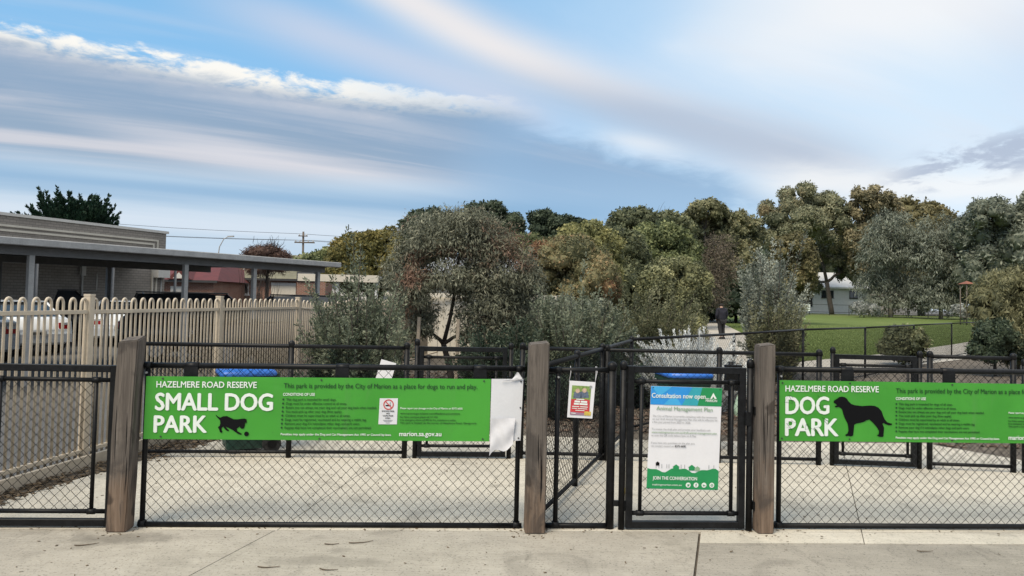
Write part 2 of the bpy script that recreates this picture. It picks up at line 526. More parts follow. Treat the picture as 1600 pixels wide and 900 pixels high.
class MB:
    """collects verts and faces; build() makes ONE mesh object"""

    def __init__(s): s.v, s.f = [], []

    def add(s, vs, fs):
        o = len(s.v)
        s.v.extend([tuple(p) for p in vs])
        s.f.extend([tuple(i + o for i in q) for q in fs])
        return s

    def obox(s, c, ax, ay, az, b=0.0):
        """box from centre and three half-extent vectors, chamfered by fraction b on its 4 long edges (along az)"""
        c, ax, ay, az = Vector(c), Vector(ax), Vector(ay), Vector(az)
        if not b:
            ring = [(-1, -1), (1, -1), (1, 1), (-1, 1)]
        else:
            k = 1 - b
            ka = 1 - b * ax.length / ay.length if ay.length > ax.length else k
            kb = 1 - b * ay.length / ax.length if ax.length > ay.length else k
            ring = [(-k, -1), (k, -1), (1, -k), (1, k), (k, 1), (-k, 1), (-1, k), (-1, -k)]
        n = len(ring)
        vs = [c + ax * p + ay * q + az * t for t in (-1, 1) for p, q in ring]
        fs = [(i, (i + 1) % n, (i + 1) % n + n, i + n) for i in range(n)] + [tuple(range(n))[::-1], tuple(range(n, 2 * n))]
        return s.add(vs, fs)

    def box(s, x0, x1, y0, y1, z0, z1, b=0.0):
        return s.obox(((x0 + x1) / 2, (y0 + y1) / 2, (z0 + z1) / 2), ((x1 - x0) / 2, 0, 0), (0, (y1 - y0) / 2, 0), (0, 0, (z1 - z0) / 2), b)

    def tube(s, pts, r, n=8, cap=True):
        pts = [Vector(p) for p in pts]
        rs = r if isinstance(r, (list, tuple)) else [r] * len(pts)
        o = len(s.v)
        prev = None
        for i, p in enumerate(pts):
            t = (pts[min(i + 1, len(pts) - 1)] - pts[max(i - 1, 0)])
            t = t.normalized() if t.length > 1e-9 else Vector((0, 0, 1))
            a = Vector((0, 0, 1)) if abs(t.z) < .9 else Vector((1, 0, 0))
            if prev is not None: a = prev
            u = t.cross(a)
            if u.length < 1e-5: u = t.cross(Vector((.3, 1, .2)))
            u.normalize()
            w = u.cross(t).normalized()
            prev = w
            for k in range(n):
                q = 2 * math.pi * k / n
                s.v.append(tuple(p + (u * math.cos(q) + w * math.sin(q)) * rs[i]))
        for i in range(len(pts) - 1):
            for k in range(n):
                s.f.append((o + i * n + k, o + i * n + (k + 1) % n, o + (i + 1) * n + (k + 1) % n, o + (i + 1) * n + k))
        if cap:
            s.f.append(tuple(o + k for k in range(n))[::-1])
            e = o + (len(pts) - 1) * n
            s.f.append(tuple(e + k for k in range(n)))
        return s

    def lathe(s, c, prof, n=16):
        c = Vector(c)
        o = len(s.v)
        for r, z in prof:
            for k in range(n):
                q = 2 * math.pi * k / n
                s.v.append((c.x + r * math.cos(q), c.y + r * math.sin(q), c.z + z))
        for i in range(len(prof) - 1):
            for k in range(n):
                s.f.append((o + i * n + k, o + i * n + (k + 1) % n, o + (i + 1) * n + (k + 1) % n, o + (i + 1) * n + k))
        s.f.append(tuple(o + k for k in range(n))[::-1])
        e = o + (len(prof) - 1) * n
        s.f.append(tuple(e + k for k in range(n)))
        return s

    def build(s, name, mat, parent=None, smooth_=False):
        o0 = org(parent)
        me = bpy.data.meshes.new(name)
        me.from_pydata([(x - o0.x, y - o0.y, z - o0.z) for x, y, z in s.v], [], s.f)
        me.materials.append(MATS[mat])
        if smooth_:
            me.polygons.foreach_set('use_smooth', [len(p.vertices) == 4 for p in me.polygons])
        me.update()
        o = bpy.data.objects.new(name, me)
        COL.objects.link(o)
        if parent:
            o.parent = parent
            ORG[o.name] = o0
        return o


def tag(o, label=None, cat=None, group=None, kind=None):
    if label: o['label'] = label
    if cat: o['category'] = cat
    if group: o['group'] = group
    if kind: o['kind'] = kind
    return o


def thing(name, loc, label, cat, group=None):
    o = bpy.data.objects.new(name, None)
    o.empty_display_size = .1
    COL.objects.link(o)
    o.location = loc
    ORG[o.name] = Vector(loc)
    return tag(o, label, cat, group)


def copy_tree(o, parent=None):
    c = o.copy()
    COL.objects.link(c)
    c.parent = parent
    for ch in list(o.children): copy_tree(ch, c)
    return c


def np_obj(name, V, Q, mat, parent=None, tint=None, smooth_=False):
    """big mesh from numpy arrays, Q is (n,3) or (n,4)"""
    o0 = np.array(org(parent))
    V = np.asarray(V, dtype=np.float32) - o0.astype(np.float32)
    Q = np.asarray(Q, dtype=np.int32)
    me = bpy.data.meshes.new(name)
    me.vertices.add(len(V))
    me.vertices.foreach_set('co', V.ravel())
    k = Q.shape[1]
    me.loops.add(Q.size)
    me.loops.foreach_set('vertex_index', Q.ravel())
    me.polygons.add(len(Q))
    me.polygons.foreach_set('loop_start', np.arange(0, Q.size, k, dtype=np.int32))
    me.polygons.foreach_set('loop_total', np.full(len(Q), k, dtype=np.int32))
    if smooth_: me.polygons.foreach_set('use_smooth', np.ones(len(Q), dtype=bool))
    me.update(calc_edges=True)
    if tint is not None:
        at = me.attributes.new('tint', 'FLOAT', 'FACE')
        at.data.foreach_set('value', np.asarray(tint, dtype=np.float32))
    me.materials.append(MATS[mat])
    o = bpy.data.objects.new(name, me)
    COL.objects.link(o)
    if parent:
        o.parent = parent
        ORG[o.name] = org(parent)
    return o


def unit(a): return a / np.maximum(np.linalg.norm(a, axis=-1, keepdims=True), 1e-9)


def leaf_quads(C, A, ln, wd, rng, N=None):
    """kite leaves: centres C, axes A, per-leaf length and width"""
    n = len(C)
    side = unit(np.cross(A, unit(rng.normal(size=(n, 3))) if N is None else N))
    nor = np.cross(A, side)
    ln = np.asarray(ln).reshape(-1, 1)
    wd = np.asarray(wd).reshape(-1, 1)
    V = np.empty((n, 4, 3))
    V[:, 0] = C - A * ln * .5
    V[:, 1] = C + side * wd * .5 - A * ln * .06 + nor * wd * .12
    V[:, 2] = C + A * ln * .5
    V[:, 3] = C - side * wd * .5 - A * ln * .06 + nor * wd * .12
    Q = np.arange(n * 4).reshape(n, 4)
    return V.reshape(-1, 3), Q


def zg(y):
    t = np.clip((np.asarray(y, dtype=float) - 40) / 70, 0, 1)
    return .6 * t * t * (3 - 2 * t)


# ------------------------------------------------------------------ setting: ground sheets
FD = Vector((.1400, .99015, 0))            # direction of the cream steel fence
FP = Vector((-4.10, 7.25, 0))


def fence_x(y): return FP.x + (y - FP.y) * FD.x / FD.y


g = MB()
g.add([(-700, -300, -.12), (700, -300, -.12), (700, 900, -.12), (-700, 900, -.12)], [(0, 1, 2, 3)])
tag(g.build('ground', 'asphalt'), 'grey asphalt of the car park behind the cream fence', kind='structure')

ys = [-8, 0, 7.25, 22, 30, 40, 50, 60, 70, 80, 90, 100, 110, 130, 160]
g = MB()
vs = []
for y in ys:
    xl = fence_x(y) - .10 if y <= 30 else fence_x(30) - .1 - (y - 30) * .1
    z = float(zg(y)) - .006
    vs += [(xl, y, -.14), (xl, y, z), (170, y, z)]
fs = []
for i in range(len(ys) - 1):
    a = i * 3
    fs += [(a + 1, a + 2, a + 5, a + 4), (a, a + 1, a + 4, a + 3)]
g.add(vs, fs)
tag(g.build('park_ground', 'soil'), 'brown bark mulch and soil of the dog park beds', kind='structure')


def strip(name, rows, mat, zoff, label):
    """rows: (y, xl, xr)"""
    g = MB()
    vs, fs = [], []
    for (y, xl, xr) in rows:
        z = float(zg(y)) + zoff
        n = 5
        vs += [(xl + (xr - xl) * k / (n - 1), y, z) for k in range(n)]
    for i in range(len(rows) - 1):
        for k in range(4):
            a = i * 5 + k
            fs.append((a, a + 1, a + 6, a + 5))
    g.add(vs, fs)
    return tag(g.build(name, mat), label, kind='structure')


yr = [22.5, 24, 26, 28, 31, 34, 36, 40, 45, 50, 54.7, 60, 66, 72, 80, 90, 104, 118]
XL = lambda y: float(np.interp(y, [22.5, 31, 36, 46.5, 56, 68, 104, 118], [8.6, 10.3, 11.8, 14.2, 16.2, 18.7, 27.0, 31.0]))
XR = lambda y: float(np.interp(y, [22.5, 28, 36, 58, 100, 118], [8.7, 14.4, 21.4, 40, 84, 128]))
strip('lawn', [(y, XL(y), XR(y)) for y in yr], 'grass_green', .002, 'mown green lawn of the reserve')
strip('lawn', [(y, float(np.interp(y, [58, 104, 118], [13.6, 20, 18])), XL(y) - 2.0) for y in (58, 70, 80, 90, 104, 118)], 'grass_green', .002, 'narrow strip of lawn beyond the footpath')
strip('path', [(y, XL(y) - 2.05, XL(y)) for y in [20.5] + yr], 'path_concrete', .006, 'pale concrete footpath leading to the trees')
strip('path', [(y, float(np.interp(y, [19.4, 22.5, 28, 36, 58, 100, 118], [6.4, 8.7, 14.4, 21.4, 40, 84, 128])), float(np.interp(y, [19.4, 22.5, 28, 36, 58, 100, 118], [9.2, 12.4, 18.2, 25.4, 44, 90, 136]))) for y in [19.4, 21, 22.5, 25, 28, 32, 36, 45, 58, 75, 100, 118]], 'path_concrete', .010, 'pale concrete footpath running beside the lawn edge')


# concrete slabs, cut apart by their joints
def clip(poly, p, n, d):
    out = []
    for i in range(len(poly)):
        a, b = poly[i], poly[(i + 1) % len(poly)]
        da = (a[0] - p[0]) * n[0] + (a[1] - p[1]) * n[1] - d
        db = (b[0] - p[0]) * n[0] + (b[1] - p[1]) * n[1] - d
        if da >= 0: out.append(a)
        if (da >= 0) != (db >= 0):
            t = da / (da - db)
            out.append((a[0] + (b[0] - a[0]) * t, a[1] + (b[1] - a[1]) * t))
    return out


def cut(poly, a, b, gap=.006):
    n = Vector((-(b[1] - a[1]), b[0] - a[0])).normalized()
    return clip(poly, a, n, gap / 2), clip(poly, a, -n, gap / 2)


pave = thing('pavement', (0, 0, 0), 'pale concrete paving in front of and between the gates', 'pavement')
del pave['category']
pave['kind'] = 'structure'
whole = [(fence_x(-5) + .32, -5), (14, -5), (14, 7.2), (6.4, 7.6), (5.75, 8.5), (5.2, 9.35), (1.7, 9.15), (-2.9, 9.5), (-3.2, 8.9), (fence_x(7.4) + .45, 7.4), (fence_x(6.2) + .33, 6.2)]
back, front = cut(whole, (-4, 5.215), (4, 5.70), .010)       # joint under the fence line
fl, fr = cut(front, (1.05, 4.25), (1.43, 5.56), .016)[::1]
fl, fr = (fl, fr) if fl and min(p[0] for p in fl) < -2 else (fr, fl)
fl1, fl2 = cut(fl, (-2.14, 3.42), (-1.64, 5.36), .007)
frn, frf = cut(fr, (1.37, 5.285), (3.72, 5.42), .010)
if max(p[1] for p in frn) > max(p[1] for p in frf): frn, frf = frf, frn
fr1, fr2 = cut(frf, (2.559, 5.386), (3.703, 8.249), .006)
bk1, bk2 = cut(back, (-1.62, 5.42), (-1.35, 7.4), .007)
bk = [bk1]
q1, q2 = cut(bk2, (2.559, 5.386), (3.703, 8.249), .007)
bk += [q1, q2]
bk3 = []
for q in bk:
    if len(q) > 2: bk3 += [w for w in cut(q, (-4, 7.52), (6, 7.72), .008) if len(w) > 2]
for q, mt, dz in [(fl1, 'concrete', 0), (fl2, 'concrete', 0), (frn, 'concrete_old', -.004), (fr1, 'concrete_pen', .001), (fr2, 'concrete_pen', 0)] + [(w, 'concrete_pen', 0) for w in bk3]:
    if len(q) < 3: continue
    g = MB()
    n = len(q)
    z = .012 + dz
    area = sum(q[i][0] * q[(i + 1) % n][1] - q[(i + 1) % n][0] * q[i][1] for i in range(n))
    if area < 0: q = q[::-1]
    g.add([(x, y, z) for x, y in q] + [(x, y, -.05) for x, y in q], [tuple(range(n))] + [(i, i + n, (i + 1) % n + n, (i + 1) % n) for i in range(n)])
    g.build('slab', mt, pave)

# ------------------------------------------------------------------ front line frame
FE = Vector((.99808, .06188, 0))
FN = Vector((-.06188, .99808, 0))
FO = Vector((0, 5.53, 0))
UP = Vector((0, 0, 1))
GZ = .012                                   # top of the paving


def P(s, off, z): return FO + FE * s + FN * off + UP * z


class Line:
    """a straight fence line between two ground points"""

    def __init__(s, a, b):
        s.a, s.b = Vector((*a, 0)), Vector((*b, 0))
        s.L = (s.b - s.a).length
        s.e = (s.b - s.a) / s.L
        s.n = Vector((-s.e.y, s.e.x, 0))

    def p(s, t, off, z): return s.a + s.e * t + s.n * off + UP * z


class FrontLine:
    e, n = FE, FN

    def p(s, t, off, z): return P(t, off, z)


FRONT = FrontLine()
JR = np.random.default_rng(2)


def chain(parent, ln, t0, t1, z0a, z1a, z0b=None, z1b=None, off=0.0, r=.0021, step=.0355):
    """woven diamond wire between t0..t1; every wire zigzags and hooks its neighbour"""
    z0b = z0a if z0b is None else z0b
    z1b = z1a if z1b is None else z1b
    nw = max(2, int(round((t1 - t0) / step)))
    st = (t1 - t0) / nw
    nz = max(2, int(round((z1a - z0a) / step)))
    V, Q = [], []
    j = np.arange(nz + 1)
    pts = []
    for k in range(nw):
        col = k + ((j + k) % 2)
        t = t0 + col * st
        w = (t - t0) / (t1 - t0)
        z = (z0a + (z0b - z0a) * w) + j / nz * ((z1a - z0a) * (1 - w) + (z1b - z0b) * w)
        o = off + np.where((j + k) % 2 == 0, .0022, -.0022)
        t = t + JR.normal(size=len(j)) * .0011 + .0016 * math.sin(k * .31)
        z = z + JR.normal(size=len(j)) * .0009
        o = o + .003 * np.sin(t * 2.3 + z * 3.1)
        pts.append(np.stack([t, o, z], 1))
    pts = np.array(pts)                      # nw, nz+1, 3
    ring = [(r, 0, 0), (-r * .5, r * .9, 0), (-r * .5, -r * .9, 0)]
    W = []
    for (dt, do, dz) in ring:
        q = pts + np.array([dt * 1.3, do, dz])
        W.append(q)
    W = np.stack(W, 2)                       # nw, nz+1, 3(ring), 3
    ev = np.array(ln.e); nv = np.array(ln.n)
    base = np.array(ln.p(0, 0, 0))
    Vw = base + W[..., 0:1] * ev + W[..., 1:2] * nv + W[..., 2:3] * np.array([0, 0, 1.0])
    idx = np.arange(nw * (nz + 1) * 3).reshape(nw, nz + 1, 3)
    qs = []
    for k in range(3):
        k2 = (k + 1) % 3
        qs.append(np.stack([idx[:, :-1, k], idx[:, :-1, k2], idx[:, 1:, k2], idx[:, 1:, k]], -1).reshape(-1, 4))
    o = np_obj('chain_mesh', Vw.reshape(-1, 3), np.concatenate(qs), 'black_wire', parent)
    o['kind'] = 'stuff'
    return o


def rail(parent, a, b, r=.021, name='rail', n=10, mat='black_metal'):
    return MB().tube([a, b], r, n).build(name, mat, parent, True)


def pipe_post(parent, base, h, r=.030, name='post', cap=True, mat='black_metal', n=12):
    b = Vector(base)
    o = MB().tube([b, b + UP * h], r, n).build(name, mat, parent, True)
    if cap:
        MB().lathe(b + UP * h, [(r * 1.16, -.035), (r * 1.16, 0), (r * 1.08, .010), (r * .75, .022), (r * .3, .028)], 12).build('cap', mat, o, True)
    return o


def sq_frame(parent, ln, t0, t1, z0, z1, off=0.0, w=.024):
    for (t, nm) in ((t0 + w, 'frame_upright'), (t1 - w, 'frame_upright')):
        MB().obox(ln.p(t, off, (z0 + z1) / 2), ln.e * w, ln.n * w, UP * ((z1 - z0) / 2), .12).build(nm, 'black_metal', parent)
    for z in (z0 + w, z1 - w):
        MB().obox(ln.p((t0 + t1) / 2, off, z), ln.n * (w - .001), UP * w, ln.e * ((t1 - t0) / 2 - 2 * w), .12).build('frame_bar', 'black_metal', parent)


def gate(label, ln, t0, t1, z0, z1, it0, it1, iz0, iz1, off=0.0, hinge_side=0):
    t = thing('gate', ln.p((t0 + t1) / 2, off, GZ), label, 'gate')
    sq_frame(t, ln, t0, t1, z0, z1, off)
    for z in (iz0, iz1): rail(t, ln.p(t0 + .047, off, z), ln.p(t1 - .047, off, z), .016, 'mesh_rail')
    for s in (it0, it1):
        u = rail(t, ln.p(s, off, iz0 + .014), ln.p(s, off, iz1 - .014), .014, 'mesh_upright')
        for z in (iz0, iz1): MB().tube([ln.p(s - .026, off, z), ln.p(s + .026, off, z)], .0215, 10).build('clamp', 'black_metal', u, True)
    chain(t, ln, it0, it1, iz0, iz1, off=off)
    h = t0 if hinge_side == 0 else t1
    sg = -1 if hinge_side == 0 else 1
    for z in (z0 + .16, z1 - .16):
        MB().obox(ln.p(h + sg * .014, off, z), ln.e * .014, ln.n * .012, UP * .035, .2).build('hinge', 'black_metal', t)
    l = t1 if hinge_side == 0 else t0
    MB().obox(ln.p(l - sg * .012, off - .01, (z0 + z1) / 2 + .22), ln.e * .022, ln.n * .035, UP * .05, .2).build('latch', 'black_metal', t)
    return t


def clamp(parent, c, e, r=.027, w=.02):
    return MB().tube([Vector(c) - e * w, Vector(c) + e * w], r, 10).build('clamp', 'black_metal', parent, True)


# ------------------------------------------------------------------ timber posts
def timber_post(s0, s1, label, h, lean=0.0, hw=.072):
    c = P((s0 + s1) / 2, -.072, 0)
    t = thing('timber_post', c + UP * GZ, label, 'post', 'square timber gate posts')
    bm = bmesh.new()
    bmesh.ops.create_cube(bm, size=1)
    for v in bm.verts: v.co = Vector((v.co.x * hw * 2, v.co.y * hw * 2, (v.co.z + .5) * h))
    bmesh.ops.subdivide_edges(bm, edges=[e for e in bm.edges if abs((e.verts[0].co - e.verts[1].co).z) > .5], cuts=14)
    bmesh.ops.bevel(bm, geom=[e for e in bm.edges if e.calc_length() > 0 and len(e.link_faces) == 2 and e.calc_face_angle() > .5], offset=.008, segments=2, affect='EDGES')
    rnd = random.Random(label)
    for v in bm.verts:
        z = v.co.z
        v.co.x += math.sin(z * 5.1 + rnd.random() * .2) * .0018 + rnd.uniform(-.0009, .0009)
        v.co.y += math.cos(z * 4.3) * .0018 + rnd.uniform(-.0009, .0009)
        if z > h - .05: v.co.z += v.co.x * .12 + v.co.y * .2 * (1 if s0 < 0 else .4)
        v.co.x += lean * z
    me = bpy.data.meshes.new('shaft')
    bm.to_mesh(me)
    bm.free()
    me.materials.append(MATS['timber'])
    o = bpy.data.objects.new('shaft', me)
    COL.objects.link(o)
    o.parent = t
    o.rotation_euler.z = math.atan2(FE.y, FE.x)
    # drying cracks, thin dark wedges let into the front face
    for k in range(3):
        x = rnd.uniform(-.05, .05)
        z0 = rnd.uniform(.15, .7)
        L = rnd.uniform(.25, .5)
        m = MB()
        pts = [(x + math.sin(q * 3 + k) * .004 + lean * (z0 + L * q), z0 + L * q) for q in np.linspace(0, 1, 7)]
        vs, fs = [], []
        for i, (px, pz) in enumerate(pts):
            w = .0028 * math.sin(math.pi * (i + .3) / 6.6)
            for dx in (-w, w): vs.append(Vector((px + dx, -hw - .0035, pz)))
        for i in range(len(pts) - 1): fs.append((2 * i, 2 * i + 1, 2 * i + 3, 2 * i + 2))
        m.add(vs, fs)
        c_ = m.build('crack', 'print_black')
        c_.parent = o
    return t


timber_post(-2.790, -2.655, 'weathered grey timber post left of the small dog sign, leaning slightly', 1.34, .026, .069)
timber_post(.124, .272, 'dark weathered timber post between the small dog sign and hanging flyer', 1.365, .004)
timber_post(1.840, 1.956, 'brown timber post between the centre gate and the dog park sign', 1.385, .0, .060)

# ------------------------------------------------------------------ front fence and gates
gate('black mesh gate cut off by the left edge of the picture', FRONT, -3.775, -2.795, .025, 1.155, -3.60, -2.945, .125, 1.05, -.02, 0)
gate('black centre gate carrying the consultation poster', FRONT, .878, 1.772, .025, 1.215, .985, 1.672, .132, 1.102, -.02, 0)


def front_panel(label, s0, s1, zb0, zb1, zt0, zt1, ups, tabs, m0, m1):
    t = thing('fence_panel', P((s0 + s1) / 2, 0, GZ), label, 'fence panel')
    rail(t, P(s0, 0, zt0), P(s1, 0, zt1), .021, 'top_rail')
    rail(t, P(s0, 0, zb0 + .008), P(s1, 0, zb1 + .008), .019, 'bottom_rail')
    f = lambda s, a, b: a + (b - a) * (s - s0) / (s1 - s0)
    for u in ups:
        o = rail(t, P(u, 0, f(u, zb0, zb1) + .03), P(u, 0, f(u, zt0, zt1) - .018), .0185, 'upright')
        for z in (f(u, zb0, zb1) + .015, f(u, zt0, zt1)):
            clamp(o, P(u, 0, z), FE, .0265, .024)
        MB().tube([P(u, -.02, f(u, zt0, zt1) - .05), P(u, -.032, f(u, zt0, zt1) - .05)], .008, 8).build('bolt', 'galvanised', o, True)
    for s in tabs:
        z = f(s, zt0, zt1)
        c = clamp(t, P(s, 0, z), FE, .0265, .046)
        MB().obox(P(s, -.025, z - .055), FE * .048, FN * .006, UP * .05).build('sign_tab', 'black_metal', c)
    chain(t, FRONT, m0, m1, f(m0, zb0, zb1) + .02, f(m0, zt0, zt1) - .004, f(m1, zb0, zb1) + .02, f(m1, zt0, zt1) - .004, .004)
    return t


front_panel('long black mesh panel that carries the small dog park sign', -2.625, .112, .022, .022, 1.158, 1.178, (-2.60, .072), (-2.29, -1.22, -.22), -2.585, .06)
front_panel('narrow black mesh panel with the hanging red flyer', .265, .735, .025, .025, 1.172, 1.178, (.36,), (), .28, .73)
front_panel('black mesh panel that carries the dog park sign', 1.96, 5.02, .03, .03, 1.207, 1.222, (2.046, 4.985), (2.56, 3.36, 4.5), 2.06, 4.97)

t = thing('gate_post', P(.765, 0, GZ), 'black capped pipe post at the hinge side of the centre gate', 'post')
pipe_post(t, P(.765, 0, 0), 1.215, .031, 'pipe')
t = thing('gate_post', P(.848, -.02, GZ), 'slim black capped post hard against the centre gate frame', 'post')
pipe_post(t, P(.848, -.02, 0), 1.225, .024, 'pipe')
MB().obox(P(.807, -.01, .20), FE * .022, FN * .012, UP * .02).build('link', 'black_metal', t)
t = thing('gate_post', P(1.803, -.04, GZ), 'black capped post against the brown timber post beside the centre gate', 'post')
pipe_post(t, P(1.803, -.04, 0), 1.255, .0245, 'pipe')
MB().obox(P(1.832, -.04, .9), FE * .006, FN * .03, UP * .03).build('latch_plate', 'black_metal', t)
MB().obox(P(1.832, -.04, .2), FE * .006, FN * .03, UP * .03).build('latch_plate', 'black_metal', t)

# ------------------------------------------------------------------ second fence line, behind the holding pens
def fence_run(name, label, a, b, zt, zb, posts, r=.021, caps=True, pr=.028, mesh_r=.0019, step=.0355):
    ln = Line(a, b)
    t = thing(name, ln.p(ln.L / 2, 0, GZ), label, 'fence')
    rail(t, ln.p(0, 0, zt), ln.p(ln.L, 0, zt), r, 'top_rail')
    rail(t, ln.p(0, 0, zb), ln.p(ln.L, 0, zb), r * .85, 'bottom_rail')
    for q in posts: pipe_post(t, ln.p(q * ln.L, 0, 0), zt + (.03 if caps else -.012), pr, 'post', caps)
    chain(t, ln, 0.01, ln.L - .01, zb, zt, r=mesh_r, step=step)
    return t


fence_run('mesh_fence', 'black mesh fence behind the small dog sign with a bin behind it', (-3.70, 7.60), (-1.054, 7.83), 1.155, .07, (.545, .99))
fence_run('mesh_fence', 'black mesh fence seen behind the centre gate and flyer', (.10, 7.935), (3.32, 7.95), 1.175, .07, (.01, .29, .66, .99))
fence_run('mesh_fence', 'short black mesh fence behind the right end of the dog park sign', (4.40, 7.865), (5.27, 7.80), 1.19, .07, (.02, .98))
gl = Line((-1.0, 7.835), (0.05, 7.925))
gate('inner black gate behind the small dog sign', gl, .05, .975, .03, 1.175, .15, .86, .14, 1.065, 0, 0)
gl2 = Line((3.40, 7.945), (4.36, 7.87))
gate('inner black gate behind the dog park sign', gl2, .045, .885, .03, 1.185, .14, .80, .14, 1.075, 0, 0)
for (x, y, h, lab) in ((-.975, 7.84, 1.225, 'slim black post at the left of the inner small dog gate'), (.008, 7.925, 1.20, 'black capped post at the right of the inner small dog gate'),
                       (3.43, 7.945, 1.235, 'slim black post at the left of the inner dog park gate'), (4.315, 7.872, 1.215, 'black capped post at the right of the inner dog park gate'),
                       (5.36, 7.79, 1.16, 'black capped post at the right edge of the picture')):
    t = thing('gate_post', (x, y, GZ), lab, 'post')
    pipe_post(t, (x, y, 0), h, .024, 'pipe')

# divider fence between the two pens, then the long fence of the large park
fence_run('mesh_fence', 'black mesh fence running back from the middle timber post', (.245, 5.70), (1.607, 9.853), 1.185, .07, (.015, .27, .54, .99), pr=.027)
PF = [(1.607, 9.853), (3.684, 12.311), (6.054, 15.45), (8.538, 17.974), (11.839, 21.916), (15.531, 26.286), (19.4, 30.6)]
pt = thing('mesh_fence', (6.05, 15.45, 0), 'long black mesh fence slanting away across the park towards the lawn', 'fence')
for i in range(len(PF) - 1):
    ln = Line(PF[i], PF[i + 1])
    rail(pt, ln.p(0, 0, 1.2), ln.p(ln.L, 0, 1.2), .021, 'top_rail', 8)
    rail(pt, ln.p(0, 0, .05), ln.p(ln.L, 0, .05), .014, 'bottom_rail', 6)
    if i: pipe_post(pt, ln.p(0, 0, 0), 1.185, .024, 'post', False)
    chain(pt, ln, 0, ln.L, .05, 1.19, r=.0019 if i < 2 else .0022)
pipe_post(pt, Vector((*PF[-1], 0)), 1.2, .024, 'post', False)

# ------------------------------------------------------------------ cream hairpin steel fence
cf = thing('steel_fence', FP, 'cream steel fence with looped hairpin pickets along the car park', 'fence')
fang = math.atan2(FD.y, FD.x)


def FPt(t, off, z): return FP + FD * t + Vector((-FD.y, FD.x, 0)) * off + UP * z


def picket_mesh():
    m = MB()
    w = .075 / 2
    pts = [(-w, 0, .05), (-w, 0, 1.545)]
    pts += [(-w * math.cos(q), 0, 1.545 + .048 * math.sin(q) * 1.25) for q in np.linspace(.3, math.pi - .3, 7)]
    pts += [(w, 0, 1.545), (w, 0, .05)]
    m.tube(pts, .0130, 6)
    o = m.build('picket', 'cream_steel', None, True)
    me = o.data
    bpy.data.objects.remove(o)
    return me


pk = picket_mesh()
sag = {0: 0, 1: .0, 2: -.045, 3: 0.0, 4: 0, 5: 0, -1: 0, -2: 0}
PITCH = 2.4 / 16
for k in range(-2, 6):
    L0, L1 = k * 2.4, (k + 1) * 2.4
    for z in (.135, 1.475):
        if z > 1 and k == 2:
            n = 8
            m = MB()
            prev = [FPt(L0 + .04 + (2.32) * i / n, 0, z + sag[2] * math.sin(math.pi * i / n)) for i in range(n + 1)]
            m.tube(prev, .021, 6)
            m.build('rail', 'cream_steel', cf, True)
        else:
            MB().obox(FPt((L0 + L1) / 2, 0, z), Vector((-FD.y, FD.x, 0)) * .019, UP * .019, FD * 1.16, .15).build('rail', 'cream_steel', cf)
    for i in range(16):
        q = L0 + (i + .5) * PITCH
        if q > 13.2 or q < -4.2: continue
        o = bpy.data.objects.new('picket', pk)
        COL.objects.link(o)
        o.parent = cf
        p_ = FPt(q, 0, 0) - FP
        o.location = (p_.x, p_.y, (sag[2] * math.sin(math.pi * (i + .5) / 16) if k == 2 else 0) + random.uniform(-.003, .003))
        o.rotation_euler = (0, random.uniform(-.004, .004), fang)
for k in range(-1, 6):
    c = FPt(k * 2.4, 0, 0)
    o = MB().obox(c + UP * .80, FD * .036, Vector((-FD.y, FD.x, 0)) * .036, UP * .83, .12).build('post', 'cream_steel', cf)
    MB().obox(c + UP * 1.638, FD * .039, Vector((-FD.y, FD.x, 0)) * .039, UP * .010, .12).build('cap', 'cream_steel', o)
# timber edging board at the foot of the steel fence
m = MB().obox(FPt(4, -.10, .05), Vector((-FD.y, FD.x, 0)) * .02, UP * .06, FD * 9.0)
tag(m.build('edging_board', 'cream_steel'), 'low cream edging board at the foot of the steel fence', 'edging')

# ------------------------------------------------------------------ lettering
_tc = bpy.data.curves.new('lettering_source', 'FONT')
_tc.resolution_u = 3
_to = bpy.data.objects.new('lettering_source', _tc)
COL.objects.link(_to)


def _text_mesh(body, bold):
    _tc.body = body
    dg = bpy.context.evaluated_depsgraph_get()
    dg.update()
    me = bpy.data.meshes.new_from_object(_to.evaluated_get(dg))
    if not bold: return me
    # heavier weight: copies of the glyphs shifted sideways and slightly up and down, each a hair further forward
    V = [tuple(v.co) for v in me.vertices]
    Fc = [tuple(p.vertices) for p in me.polygons]
    vs, fs = [], []
    for k, (dx, dy) in enumerate(((-1, 0), (1, 0), (0, .6), (0, -.6))):
        o = len(vs)
        vs += [(x + dx * bold, y + dy * bold, .0003 * k) for x, y, z in V]
        fs += [tuple(i + o for i in f) for f in Fc]
    m2 = bpy.data.meshes.new('lettering')
    m2.from_pydata(vs, [], fs)
    return m2


_hm = _text_mesh('H', 0)
CAP = max(v.co.y for v in _hm.vertices)


def text(parent, body, L, Rr, cap, mat, off=-.066, bold=0.0, frame=P, name='lettering'):
    """flat print whose baseline runs from L to Rr (s,z) on the front frame"""
    me = _text_mesh(body, bold)
    co = np.array([v.co[:] for v in me.vertices])
    x0, x1 = co[:, 0].min(), co[:, 0].max()
    W = math.hypot(Rr[0] - L[0], Rr[1] - L[1])
    ca, sa = (Rr[0] - L[0]) / W, (Rr[1] - L[1]) / W
    o0 = org(parent)
    for v in me.vertices:
        a = (v.co.x - x0) / (x1 - x0) * W
        b = v.co.y / CAP * cap
        p = frame(L[0] + a * ca - b * sa, off - v.co.z, L[1] + a * sa + b * ca) - o0
        v.co = p
    me.materials.clear()
    me.materials.append(MATS[mat])
    me.name = name
    o = bpy.data.objects.new(name, me)
    COL.objects.link(o)
    o.parent = parent
    ORG[o.name] = o0
    return o


